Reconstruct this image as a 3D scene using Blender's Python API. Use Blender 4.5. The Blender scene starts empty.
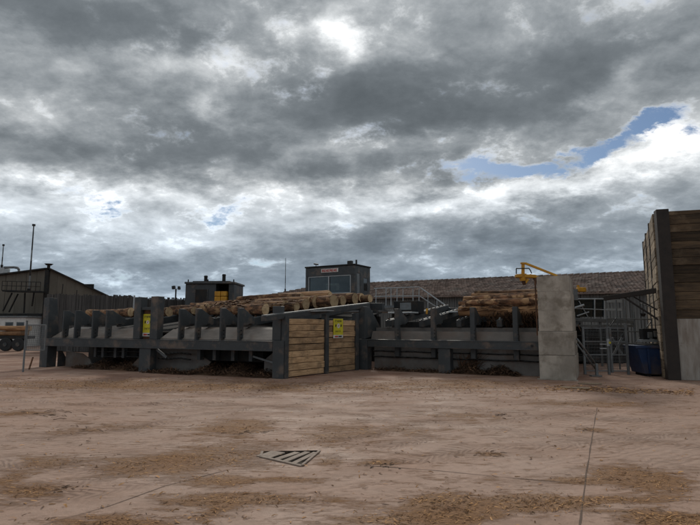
import bpy, math, random
from mathutils import Vector, Matrix
random.seed(7)
R = math.radians
S = bpy.context.scene
COL = S.collection

# ------------------------------------------------------------------ camera
PT = R(6.9); F = 520.0; EYE = 1.6
cd = bpy.data.cameras.new('camera'); cam = bpy.data.objects.new('camera', cd); COL.objects.link(cam)
cd.sensor_width = 36; cd.lens = 36*F/700; cd.clip_end = 3000
cam.location = (0, 0, EYE); cam.rotation_euler = (R(90)+PT, 0, 0)
S.camera = cam

# survey helpers: a measured pixel of the photo -> a direction / a real point at a known distance
def ray(u, v):
    a = (u-350)/F; b = -(v-262.5)/F
    return Vector((a, math.cos(PT)-b*math.sin(PT), math.sin(PT)+b*math.cos(PT)))
def at(u, v, Y):
    r = ray(u, v); s = Y/r.y
    return Vector((r.x*s, Y, EYE+r.z*s))
def G(u, v, z=0):
    r = ray(u, v); s = (z-EYE)/r.z
    return Vector((r.x*s, r.y*s, z))

# ------------------------------------------------------------------ light
SUN_EL = R(33)
w = bpy.data.worlds.new('World'); S.world = w; w.use_nodes = True
def build_world():
    nt = w.node_tree; nt.nodes.clear(); N = nt.nodes.new; L = nt.links.new
    def mth(op, a, b=None, c=None, clamp=False):
        n = N('ShaderNodeMath'); n.operation = op; n.use_clamp = clamp
        for i, x in enumerate((a, b, c)):
            if x is None: continue
            if isinstance(x, (int, float)): n.inputs[i].default_value = x
            else: L(x, n.inputs[i])
        return n.outputs[0]
    def vm(op, a, b=None):
        n = N('ShaderNodeVectorMath'); n.operation = op
        for i, x in enumerate((a, b)):
            if x is None: continue
            if isinstance(x, (tuple, Vector)): n.inputs[i].default_value = tuple(x)
            else: L(x, n.inputs[i])
        return n.outputs['Value'] if op in ('LENGTH', 'DOT_PRODUCT') else n.outputs[0]
    out = N('ShaderNodeOutputWorld'); bg = N('ShaderNodeBackground'); bg.inputs['Strength'].default_value = 0.1
    sky = N('ShaderNodeTexSky'); sky.sky_type = 'NISHITA'; sky.sun_disc = False
    sky.sun_elevation = SUN_EL; sky.sun_rotation = 0; sky.dust_density = 0.6; sky.ozone_density = 2.0
    tc = N('ShaderNodeTexCoord'); D = vm('NORMALIZE', tc.outputs['Generated'])
    sp = N('ShaderNodeSeparateXYZ'); L(D, sp.inputs[0])
    zz = mth('ADD', mth('MAXIMUM', sp.outputs[2], 0.0), 0.33)
    cb = N('ShaderNodeCombineXYZ')
    L(mth('DIVIDE', sp.outputs[0], zz), cb.inputs[0]); L(mth('DIVIDE', sp.outputs[1], zz), cb.inputs[1])
    Pl = cb.outputs[0]
    def noise(vec, scale, det, rough, off=(0, 0, 0), stretch=(1, 1, 1), dist=0.0, col=False):
        mp = N('ShaderNodeMapping'); mp.inputs['Location'].default_value = off; mp.inputs['Scale'].default_value = stretch
        L(vec, mp.inputs['Vector'])
        n = N('ShaderNodeTexNoise'); n.inputs['Scale'].default_value = scale; n.inputs['Detail'].default_value = det
        n.inputs['Roughness'].default_value = rough; n.inputs['Distortion'].default_value = dist
        L(mp.outputs[0], n.inputs['Vector'])
        return n.outputs['Color' if col else 'Fac']
    # direction warped by noise: irregular cloud edges
    wn = noise(Pl, 3.2, 9, 0.66, (3, 1, 0), (0.9, 1.1, 1), col=True)
    wv = vm('MULTIPLY', vm('SUBTRACT', wn, (0.5, 0.5, 0.5)), (0.24, 0.05, 0.15))
    Dw = vm('ADD', D, wv)
    def blob(u, v, ru, rv, rot=0):
        d = ray(u, v).normalized()
        e1 = Vector((d.y, -d.x, 0)).normalized(); e2 = e1.cross(d).normalized()
        c, s = math.cos(R(rot)), math.sin(R(rot))
        a1 = (e1*c+e2*s)/(ru/F); a2 = (e2*c-e1*s)/(rv/F)
        q = vm('SUBTRACT', Dw, d)
        x = vm('DOT_PRODUCT', q, a1); y = vm('DOT_PRODUCT', q, a2); zf = vm('DOT_PRODUCT', q, d*1.5)
        r2 = mth('ADD', mth('MULTIPLY', x, x), mth('MULTIPLY_ADD', y, y, mth('MULTIPLY', zf, zf)))
        return mth('EXPONENT', mth('MULTIPLY', r2, -1.0))
    def total(lst, base):
        acc = base
        for (u, v, ru, rv, rot, a) in lst: acc = mth('MULTIPLY_ADD', blob(u, v, ru, rv, rot), a, acc)
        return acc
    n_big = noise(Pl, 2.0, 4, 0.55, (1.3, 0.4, 0), (0.9, 1.1, 1), 0.3)
    n_puff = noise(Pl, 4.6, 10, 0.60, (4.2, 7.7, 0), (0.95, 1.0, 1), 0.25)
    n_fine = noise(Pl, 14.0, 8, 0.68, (9.1, 2.2, 0), (0.95, 1.0, 1), 0.25)
    # billows: cauliflower cells blended into the soft noise
    def billow(scale, off):
        mp = N('ShaderNodeMapping'); mp.inputs['Location'].default_value = off; L(vm('ADD', Pl, vm('MULTIPLY', vm('SUBTRACT', wn, (0.5, 0.5, 0.5)), (0.30, 0.30, 0.0))), mp.inputs['Vector'])
        v = N('ShaderNodeTexVoronoi'); v.feature = 'SMOOTH_F1'; v.voronoi_dimensions = '2D'; v.inputs['Scale'].default_value = scale; v.inputs['Detail'].default_value = 4; v.inputs['Roughness'].default_value = .55; v.inputs['Smoothness'].default_value = .6; v.normalize = True
        L(mp.outputs[0], v.inputs['Vector']); return v.outputs['Distance']
    n_bil = billow(5.0, (2.0, 5.0, 0))
    n_puff = mth('MULTIPLY_ADD', mth('SUBTRACT', n_bil, 0.36), -0.55, n_puff)
    # thickness: high = dark heavy underside, low = bright thin cloud
    hi = N('ShaderNodeMapRange'); hi.inputs['From Min'].default_value = .03; hi.inputs['From Max'].default_value = .28; hi.inputs['To Min'].default_value = .58; L(sp.outputs[2], hi.inputs['Value'])
    amp = hi.outputs[0]
    c_ = lambda n: mth('MULTIPLY', mth('SUBTRACT', n, 0.5), amp)
    t0 = mth('MULTIPLY_ADD', c_(n_big), 0.75, mth('MULTIPLY_ADD', c_(n_puff), 0.95, mth('MULTIPLY_ADD', c_(n_fine), 0.34, 0.50)))
    T = total([
        (80, 12, 190, 22, 0, .34), (290, 8, 50, 12, 0, .12), (480, 15, 90, 25, 0, .12), (640, 30, 120, 30, 0, .10),
        (165, 70, 95, 17, 4, -.34), (45, 95, 60, 30, 0, -.18), (343, 24, 22, 16, -30, -.44), (366, 42, 14, 16, 20, -.26), (215, 56, 40, 12, 10, -.22), (295, 33, 22, 10, 20, -.16),
        (300, 98, 140, 30, -4, .36), (410, 118, 105, 42, 0, .34), (560, 80, 150, 40, 5, .22),
        (190, 138, 110, 20, -6, .34), (110, 156, 120, 16, 0, .26), (20, 172, 70, 16, 0, .24), (340, 170, 50, 9, 0, .12),
        (60, 125, 60, 16, 0, -.14), (215, 112, 34, 8, -12, -.20), (380, 150, 150, 10, 8, -.16), (440, 200, 130, 13, 8, -.30), (600, 172, 130, 13, 12, -.34), (520, 178, 60, 9, 8, -.2),
        (690, 135, 40, 25, 0, -.2), (630, 80, 60, 14, 25, -.20), (520, 150, 60, 9, 5, -.18), (400, 60, 14, 40, -20, -.06), (420, 75, 10, 40, -30, -.08),
        (130, 199, 180, 16, -2, -.28), (300, 196, 110, 13, 0, -.24), (175, 236, 150, 16, -4, -.18), (30, 215, 60, 30, 0, -.14),
        (530, 235, 190, 28, 2, .16), (340, 252, 150, 22, 6, .14), (120, 262, 120, 10, 0, .05), (90, 292, 130, 7, 0, -.18), (600, 266, 60, 4, 0, -.16),
    ], t0)
    # cover: low = blue sky shows through
    c0 = mth('MULTIPLY_ADD', n_puff, 1.75, mth('MULTIPLY_ADD', n_fine, 1.25, -0.60))
    C = total([
        (118, 210, 30, 7, 0, -0.49), (224, 207, 30, 9, 12, -0.51), (10, 122, 12, 5, 0, -0.49), (205, 216, 18, 5, 0, -0.33),
        (420, 178, 50, 8, 4, -0.39), (480, 163, 48, 11, 0, -0.55), (545, 158, 56, 10, 6, -0.55), (603, 148, 46, 10, 16, -0.57), (652, 126, 38, 11, 28, -0.59), (693, 130, 10, 5, 0, -0.53),
        (585, 180, 120, 11, 8, .28), (560, 128, 120, 14, 6, .22), (570, 158, 7, 12, 0, .22), (625, 143, 10, 8, 0, .2),
    ], c0)
    # thin edges round the gaps are lit through
    edge = N('ShaderNodeMapRange'); edge.inputs['From Min'].default_value = .45; edge.inputs['From Max'].default_value = .80; edge.inputs['To Min'].default_value = -.20; edge.inputs['To Max'].default_value = 0
    L(C, edge.inputs['Value']); T = mth('ADD', T, edge.outputs[0])
    mr = N('ShaderNodeMapRange'); mr.interpolation_type = 'SMOOTHSTEP'
    mr.inputs['From Min'].default_value = 0.24; mr.inputs['From Max'].default_value = 0.74
    L(C, mr.inputs['Value'])
    cover = mr.outputs[0]
    cr = N('ShaderNodeValToRGB'); e = cr.color_ramp; e.interpolation = 'B_SPLINE'
    stops = [(0.0, (1.25, 1.26, 1.25)), (0.15, (.80, .825, .84)), (0.32, (.47, .495, .51)), (0.48, (.265, .29, .31)), (0.66, (.152, .173, .190)), (1.0, (.084, .098, .109))]
    while len(e.elements) < len(stops): e.elements.new(0.5)
    for i, (p, c) in enumerate(stops): e.elements[i].position = p; e.elements[i].color = (*c, 1)
    L(mth('MULTIPLY', T, 0.80), cr.inputs[0])
    # low blue-grey stratus towards the horizon
    lowf = mth('MULTIPLY', mth('SUBTRACT', 1.0, mth('DIVIDE', mth('MAXIMUM', sp.outputs[2], 0.0), 0.27), clamp=True), 1.0)
    mx = N('ShaderNodeMix'); mx.data_type = 'RGBA'; mx.blend_type = 'MULTIPLY'
    L(mth('MULTIPLY', lowf, 1.3, clamp=True), mx.inputs['Factor']); L(cr.outputs[0], mx.inputs['A']); mx.inputs['B'].default_value = (.84, .96, 1.09, 1)
    m10 = N('ShaderNodeVectorMath'); m10.operation = 'SCALE'; m10.inputs['Scale'].default_value = 10.0; L(mx.outputs['Result'], m10.inputs[0])
    fin = N('ShaderNodeMix'); fin.data_type = 'RGBA'
    skc = vm('MULTIPLY', sky.outputs[0], (0.44, 0.50, 0.56))
    L(cover, fin.inputs['Factor']); L(skc, fin.inputs['A']); L(m10.outputs[0], fin.inputs['B'])
    L(fin.outputs['Result'], bg.inputs['Color']); L(bg.outputs[0], out.inputs[0])
build_world()
sd = bpy.data.lights.new('sun', 'SUN'); sd.energy = 1.3; sd.angle = R(14); sd.color = (1, .93, .83)
sun = bpy.data.objects.new('sun', sd); COL.objects.link(sun); sun.rotation_euler = (SUN_EL-R(90), 0, 0); sun.location = (0, 0, 40)
S.view_settings.view_transform = 'Standard'; S.view_settings.look = 'None'; S.view_settings.exposure = 0.18; S.view_settings.gamma = 1
S.cycles.max_bounces = 6

# ------------------------------------------------------------------ materials
def mat(name, col, col2=None, scale=3.0, rough=.7, metal=0.0, bump=.0, bscale=20, stretch=(1, 1, 1), rand=0.0, thr=(.35, .65), dirt=None, dirt_thr=(.55, .75), spec=.4, dscale=1.2, island=False, det=6):
    m = bpy.data.materials.new(name); m.use_nodes = True; nt = m.node_tree; N = nt.nodes.new; L = nt.links.new
    b = nt.nodes['Principled BSDF']; b.inputs['Roughness'].default_value = rough; b.inputs['Metallic'].default_value = metal
    b.inputs['Specular IOR Level'].default_value = spec
    tc = N('ShaderNodeTexCoord'); oi = N('ShaderNodeObjectInfo')
    ad = N('ShaderNodeVectorMath'); ad.operation = 'ADD'; sc = N('ShaderNodeVectorMath'); sc.operation = 'SCALE'; sc.inputs['Scale'].default_value = 37.0
    cb = N('ShaderNodeCombineXYZ'); [L(oi.outputs['Random'], cb.inputs[i]) for i in range(3)]
    L(cb.outputs[0], sc.inputs[0]); L(tc.outputs['Object'], ad.inputs[0]); L(sc.outputs[0], ad.inputs[1])
    mp = N('ShaderNodeMapping'); mp.inputs['Scale'].default_value = stretch; L(ad.outputs[0], mp.inputs['Vector'])
    def noise(s, d, vec=None):
        n = N('ShaderNodeTexNoise'); n.inputs['Scale'].default_value = s; n.inputs['Detail'].default_value = d; n.inputs['Roughness'].default_value = .62
        L(vec or mp.outputs[0], n.inputs['Vector']); return n.outputs['Fac']
    def rng(x, a, bb, lo=0, hi=1):
        r = N('ShaderNodeMapRange'); r.inputs['From Min'].default_value = a; r.inputs['From Max'].default_value = bb; r.inputs['To Min'].default_value = lo; r.inputs['To Max'].default_value = hi
        L(x, r.inputs['Value']); return r.outputs[0]
    def mix(f, a, bb, mode='MIX'):
        x = N('ShaderNodeMix'); x.data_type = 'RGBA'; x.blend_type = mode
        if isinstance(f, float): x.inputs['Factor'].default_value = f
        else: L(f, x.inputs['Factor'])
        for k, q in (('A', a), ('B', bb)):
            if isinstance(q, tuple): x.inputs[k].default_value = (*q[:3], 1)
            else: L(q, x.inputs[k])
        return x.outputs['Result']
    c = tuple(col)
    if col2: c = mix(rng(noise(scale, det), *thr), c, tuple(col2))
    if dirt: c = mix(rng(noise(dscale, 7, ad.outputs[0]), dirt_thr[0], dirt_thr[1]), c, tuple(dirt))
    if rand or island:
        src = oi.outputs['Random']
        if island: g = N('ShaderNodeNewGeometry'); src = g.outputs['Random Per Island']
        v = rng(src, 0, 1, 1-rand, 1+rand)
        h = N('ShaderNodeHueSaturation'); L(v, h.inputs['Value'])
        if isinstance(c, tuple): h.inputs['Color'].default_value = (*c, 1)
        else: L(c, h.inputs['Color'])
        c = h.outputs[0]
    if isinstance(c, tuple): b.inputs['Base Color'].default_value = (*c, 1)
    else: L(c, b.inputs['Base Color'])
    if bump:
        bp = N('ShaderNodeBump'); bp.inputs['Strength'].default_value = bump; bp.inputs['Distance'].default_value = .02
        L(noise(bscale, 5), bp.inputs['Height']); L(bp.outputs[0], b.inputs['Normal'])
    return m
M = {}
M['steel'] = mat('charcoal_paint', (.042, .047, .050), (.058, .064, .067), 2.5, .5, 0, .12, 30, dirt=(.17, .125, .095), dirt_thr=(.52, .74), spec=.35, dscale=2.2)
M['steel_dark'] = mat('dark_steel', (.022, .025, .028), (.04, .036, .032), 4, .85, 0, .15, 30, dirt=(.07, .045, .03), spec=.15)
M['chute'] = mat('scuffed_chute_sheet', (.20, .17, .148), (.135, .115, .098), 2.0, .55, .0, .1, 30, stretch=(1, 3, 1), dirt=(.17, .115, .085), dirt_thr=(.5, .72))
M['panel'] = mat('dull_concrete_panel', (.21, .195, .18), (.135, .125, .115), 1.6, .85, 0, .3, 18, dirt=(.15, .105, .08), dirt_thr=(.5, .7))
M['black'] = mat('black_rubber', (.012, .012, .012), (.02, .02, .02), 5, .5)
M['galv'] = mat('galvanised_steel', (.45, .47, .48), (.34, .36, .37), 6, .5, .3, .05, 30)
M['galv_dull'] = mat('weathered_galvanised_steel', (.20, .215, .22), (.14, .15, .155), 5, .55, .2, .08, 30, dirt=(.12, .09, .07))
M['plank'] = mat('sawn_plank', (.63, .42, .235), (.35, .215, .11), 2.2, .85, 0, .6, 14, stretch=(1, 6, 9), rand=.32, dirt=(.17, .115, .07), dirt_thr=(.50, .72), dscale=2.2)
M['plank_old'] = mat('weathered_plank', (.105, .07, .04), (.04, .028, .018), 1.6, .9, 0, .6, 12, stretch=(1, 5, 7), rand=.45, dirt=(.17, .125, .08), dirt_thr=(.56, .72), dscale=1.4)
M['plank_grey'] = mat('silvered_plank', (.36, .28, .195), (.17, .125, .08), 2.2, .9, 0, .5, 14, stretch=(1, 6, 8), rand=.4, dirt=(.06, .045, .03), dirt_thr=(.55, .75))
M['concrete'] = mat('cast_concrete', (.47, .42, .355), (.27, .24, .20), 1.4, .9, 0, .5, 25, stretch=(1.3, 1.3, .7), thr=(.36, .66), dirt=(.22, .19, .15), dirt_thr=(.49, .68), dscale=3.0, rand=.12)
M['concrete_stain'] = mat('stained_concrete', (.40, .37, .33), (.24, .20, .165), 2.4, .9, 0, .4, 22, stretch=(2.5, 2.5, .5), dirt=(.10, .07, .05), dirt_thr=(.60, .78), dscale=2.2)
M['bark'] = mat('pine_bark', (.23, .115, .06), (.07, .038, .022), 5.0, .95, 0, 1.0, 14, stretch=(.6, 2.0, 2.0), rand=.45, dirt=(.36, .22, .115), dirt_thr=(.52, .60), dscale=3.2, thr=(.42, .56))
M['peeled'] = mat('peeled_wood', (.42, .235, .115), (.20, .105, .052), 3.0, .85, 0, .5, 14, stretch=(.5, 3, 3), rand=.25, dirt=(.12, .07, .04), dirt_thr=(.55, .7), dscale=2.0)
M['rust'] = mat('rusted_steel', (.13, .06, .03), (.05, .028, .018), 6, .9, 0, .4, 30)
M['post_dark'] = mat('dark_brown_steel_post', (.020, .016, .014), (.035, .026, .021), 3, .7, 0, .15, 30)
M['yellow'] = mat('yellow_plastic_sign', (.68, .60, .03), (.54, .47, .03), 6, .55, dirt=(.38, .30, .08), dirt_thr=(.6, .8))
M['orange'] = mat('orange_yellow_paint', (.66, .34, .022), (.46, .21, .02), 5, .5, 0, .1, 30, dirt=(.12, .07, .03), dirt_thr=(.58, .75), dscale=4)
M['ink'] = mat('black_print', (.02, .02, .018), rough=.6)
M['white'] = mat('white_paint', (.72, .71, .68), (.58, .57, .54), 4, .6)
M['red'] = mat('red_print', (.42, .035, .025), rough=.6)
M['blue'] = mat('blue_container_paint', (.016, .045, .125), (.011, .03, .085), 3, .5, 0, .12, 20, dirt=(.09, .07, .06), dirt_thr=(.5, .75))
M['hall'] = mat('brown_grey_cladding', (.155, .138, .112), (.11, .098, .078), 1.0, .85, 0, .1, 8, stretch=(1, 1, .3))
M['fence'] = mat('dark_fence_board', (.085, .08, .076), (.05, .048, .046), 2.0, .9, 0, .3, 15, stretch=(2, 2, .4), rand=.35)
M['sheet'] = mat('grey_wall_sheet', (.21, .21, .20), (.15, .15, .145), 1.2, .8, 0, .05, 10, stretch=(1, 1, .4))
M['tile'] = mat('lichen_roof_tile', (.245, .18, .15), (.14, .10, .082), 1.6, .95, 0, .3, 20, rand=.42, island=True, dirt=(.22, .19, .165), dirt_thr=(.5, .7))
M['chip'] = mat('bark_chip', (.48, .265, .115), (.21, .105, .048), 3.0, .95, rand=.75, island=True)
M['strand'] = mat('dark_bark_strand', (.13, .07, .038), (.06, .034, .02), 2.5, .95, rand=.7, island=True)
M['joint'] = mat('dirt_filled_joint', (.17, .115, .085), (.11, .075, .055), 3, .95)
M['pit'] = mat('wet_mud', (.075, .055, .042), (.045, .033, .026), 6, .9)
M['dark'] = mat('shade_black', (.02, .02, .021), rough=.9)  # near-black colour standing in for shade in gaps and open bays
M['grate'] = mat('muddy_grate_bar', (.36, .285, .225), (.22, .165, .13), 9, .8, 0, .3, 30)

def clear_glass():
    m = bpy.data.materials.new('clear_window_glass'); m.use_nodes = True; nt = m.node_tree; nt.nodes.clear(); N = nt.nodes.new; L = nt.links.new
    o = N('ShaderNodeOutputMaterial'); mx = N('ShaderNodeMixShader'); tr = N('ShaderNodeBsdfTransparent'); gl = N('ShaderNodeBsdfGlossy'); fr = N('ShaderNodeFresnel')
    tr.inputs[0].default_value = (.62, .70, .70, 1); gl.inputs['Roughness'].default_value = .03; fr.inputs[0].default_value = 1.6
    L(fr.outputs[0], mx.inputs[0]); L(tr.outputs[0], mx.inputs[1]); L(gl.outputs[0], mx.inputs[2]); L(mx.outputs[0], o.inputs[0]); return m
M['clear'] = clear_glass()
def glass_mat():
    m = bpy.data.materials.new('window_glass'); m.use_nodes = True; b = m.node_tree.nodes['Principled BSDF']
    b.inputs['Base Color'].default_value = (.012, .018, .020, 1); b.inputs['Roughness'].default_value = .06; b.inputs['Specular IOR Level'].default_value = .6
    return m
M['glass'] = glass_mat()

def cut_mat():
    m = bpy.data.materials.new('sawn_log_end'); m.use_nodes = True; nt = m.node_tree; N = nt.nodes.new; L = nt.links.new
    b = nt.nodes['Principled BSDF']; b.inputs['Roughness'].default_value = .9; b.inputs['Specular IOR Level'].default_value = .2
    tc = N('ShaderNodeTexCoord'); oi = N('ShaderNodeObjectInfo')
    mp = N('ShaderNodeMapping'); mp.inputs['Scale'].default_value = (0, 1, 1); L(tc.outputs['Object'], mp.inputs[0])
    wv = N('ShaderNodeTexWave'); wv.wave_type = 'RINGS'; wv.rings_direction = 'SPHERICAL'; wv.inputs['Scale'].default_value = 16; wv.inputs['Distortion'].default_value = 1.5; wv.inputs['Detail'].default_value = 3
    L(mp.outputs[0], wv.inputs['Vector'])
    ns = N('ShaderNodeTexNoise'); ns.inputs['Scale'].default_value = 7; ns.inputs['Detail'].default_value = 6; ns.noise_dimensions = '4D'
    ml = N('ShaderNodeMath'); ml.operation = 'MULTIPLY'; ml.inputs[1].default_value = 50; L(oi.outputs['Random'], ml.inputs[0]); L(ml.outputs[0], ns.inputs['W']); L(tc.outputs['Object'], ns.inputs['Vector'])
    m1 = N('ShaderNodeMix'); m1.data_type = 'RGBA'; m1.inputs['A'].default_value = (.74, .55, .34, 1); m1.inputs['B'].default_value = (.58, .40, .22, 1); L(wv.outputs['Fac'], m1.inputs['Factor'])
    r = N('ShaderNodeMapRange'); r.inputs['From Min'].default_value = .45; r.inputs['From Max'].default_value = .7; r.inputs['To Max'].default_value = .85; L(ns.outputs['Fac'], r.inputs['Value'])
    m2 = N('ShaderNodeMix'); m2.data_type = 'RGBA'; L(r.outputs[0], m2.inputs['Factor']); L(m1.outputs['Result'], m2.inputs['A']); m2.inputs['B'].default_value = (.27, .15, .075, 1)
    h = N('ShaderNodeHueSaturation'); r2 = N('ShaderNodeMapRange'); r2.inputs['To Min'].default_value = .62; r2.inputs['To Max'].default_value = 1.15; L(oi.outputs['Random'], r2.inputs['Value']); L(r2.outputs[0], h.inputs['Value']); L(m2.outputs['Result'], h.inputs['Color'])
    L(h.outputs[0], b.inputs['Base Color'])
    return m
M['cut'] = cut_mat()

# ------------------------------------------------------------------ mesh helpers
class MB:
    def __init__(s): s.v = []; s.f = []
    def add(s, vs, fs):
        o = len(s.v); s.v += [tuple(x) for x in vs]; s.f += [tuple(i+o for i in f) for f in fs]; return s
    def box(s, x0, x1, y0, y1, z0, z1):
        return s.add([(x, y, z) for z in (z0, z1) for y in (y0, y1) for x in (x0, x1)],
                     [(0, 2, 3, 1), (4, 5, 7, 6), (0, 1, 5, 4), (2, 6, 7, 3), (0, 4, 6, 2), (1, 3, 7, 5)])
    def prism_x(s, pts, x0, x1):           # profile (y,z) counter-clockwise seen from +x
        n = len(pts)
        return s.add([(x0, y, z) for y, z in pts]+[(x1, y, z) for y, z in pts],
                     [tuple(range(n))[::-1], tuple(range(n, 2*n))]+[(i, (i+1) % n, n+(i+1) % n, n+i) for i in range(n)])
    def prism_y(s, pts, y0, y1):           # profile (x,z)
        n = len(pts)
        return s.add([(x, y0, z) for x, z in pts]+[(x, y1, z) for x, z in pts],
                     [tuple(range(n)), tuple(range(n, 2*n))[::-1]]+[(i, n+i, n+(i+1) % n, (i+1) % n) for i in range(n)])
    def prism_z(s, pts, z0, z1):
        n = len(pts)
        return s.add([(x, y, z0) for x, y in pts]+[(x, y, z1) for x, y in pts],
                     [tuple(range(n))[::-1], tuple(range(n, 2*n))]+[(i, (i+1) % n, n+(i+1) % n, n+i) for i in range(n)])
    def tube(s, p0, p1, r0, r1=None, n=8):
        r1 = r0 if r1 is None else r1; p0 = Vector(p0); p1 = Vector(p1); d = (p1-p0).normalized()
        a = d.orthogonal().normalized(); b = d.cross(a); vs = []
        for p, r in ((p0, r0), (p1, r1)):
            for i in range(n):
                t = 2*math.pi*i/n; vs.append(p+a*(r*math.cos(t))+b*(r*math.sin(t)))
        return s.add(vs, [(i, (i+1) % n, n+(i+1) % n, n+i) for i in range(n)]+[tuple(range(n))[::-1], tuple(range(n, 2*n))])
    def bar(s, p0, p1, wd, ht):            # rectangular bar, wd sideways, ht upward
        p0 = Vector(p0); p1 = Vector(p1); d = (p1-p0).normalized(); up = Vector((0, 0, 1))
        if abs(d.z) > .99: up = Vector((0, 1, 0))
        a = d.cross(up).normalized()*(wd/2); b = a.cross(d).normalized()*(ht/2)
        vs = [p+x*a+y*b for p in (p0, p1) for x, y in ((-1, -1), (1, -1), (1, 1), (-1, 1))]
        return s.add(vs, [(0, 1, 2, 3)[::-1], (4, 5, 6, 7), (0, 1, 5, 4), (1, 2, 6, 5), (2, 3, 7, 6), (3, 0, 4, 7)])
    def build(s, name, m, parent=None, smooth=False, bevel=0, kind=None):
        me = bpy.data.meshes.new(name); me.from_pydata(s.v, [], s.f); me.update()
        if len(s.v) < 4000:
            import bmesh
            bm = bmesh.new(); bm.from_mesh(me); bmesh.ops.recalc_face_normals(bm, faces=bm.faces); bm.to_mesh(me); bm.free()
        me.materials.append(M[m] if isinstance(m, str) else m)
        if smooth: me.polygons.foreach_set('use_smooth', [True]*len(me.polygons))
        o = bpy.data.objects.new(name, me); COL.objects.link(o)
        if parent: o.parent = parent
        if bevel:
            b = o.modifiers.new('bevel', 'BEVEL'); b.width = bevel; b.segments = 2; b.limit_method = 'ANGLE'; b.angle_limit = R(40)
        if kind: o['kind'] = kind
        return o
def tag(o, label, cat, group=None):
    o['label'] = label; o['category'] = cat
    if group: o['group'] = group
    return o
def thing(name, label, cat, loc=(0, 0, 0), rz=0, group=None):
    o = bpy.data.objects.new(name, None); o.empty_display_size = .2; COL.objects.link(o)
    o.location = loc; o.rotation_euler = (0, 0, rz)
    return tag(o, label, cat, group)
def copy_tree(o, parent=None):
    c = o.copy(); COL.objects.link(c); c.parent = parent
    for ch in o.children: copy_tree(ch, c)
    return c

# ------------------------------------------------------------------ ground
PATCH = [(51, 463, 30, 6, 1), (140, 466, 38, 9, 1.2), (30, 491, 32, 6, 1), (12, 478, 16, 5, .8), (112, 524, 42, 8, 1.1), (65, 432, 18, 3, .7),
         (238, 428, 34, 8, 1.1), (212, 458, 46, 12, 1.0), (222, 481, 32, 5, 1), (228, 500, 50, 7, 1), (212, 513, 16, 8, .8), (330, 438, 28, 9, .55), (330, 462, 12, 6, .7),
         (452, 507, 34, 13, 1.5), (404, 519, 44, 7, 1.1), (520, 504, 28, 8, 1.1), (493, 454, 13, 2.5, .9), (385, 462, 22, 3, .8), (385, 430, 45, 7, .5), (465, 416, 40, 4, .5),
         (640, 479, 40, 11, 1.4), (580, 481, 26, 4, 1), (556, 503, 38, 8, 1.1), (610, 500, 60, 3.5, .8), (662, 519, 32, 8, 1.2), (592, 430, 12, 2, .9), (596, 404, 60, 3, .8),
         (20, 413, 30, 3, .7), (100, 385, 120, 5, .7), (250, 388, 120, 5, .6), (120, 428, 40, 4, .5), (285, 480, 30, 3, .5), (690, 520, 30, 8, 1), (300, 500, 40, 4, .5), (450, 385, 90, 6, .6)]
def patch_geo(p):
    u, v, ru, rv, a = p
    c = G(u, v); rx = ru*c.y/F
    near = G(u, min(v+rv, 900)); far = G(u, v-rv); ry = (far.y-near.y)/2; c.y = (far.y+near.y)/2
    return c, rx, ry, a
GR = [patch_geo(p) for p in PATCH]
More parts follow.
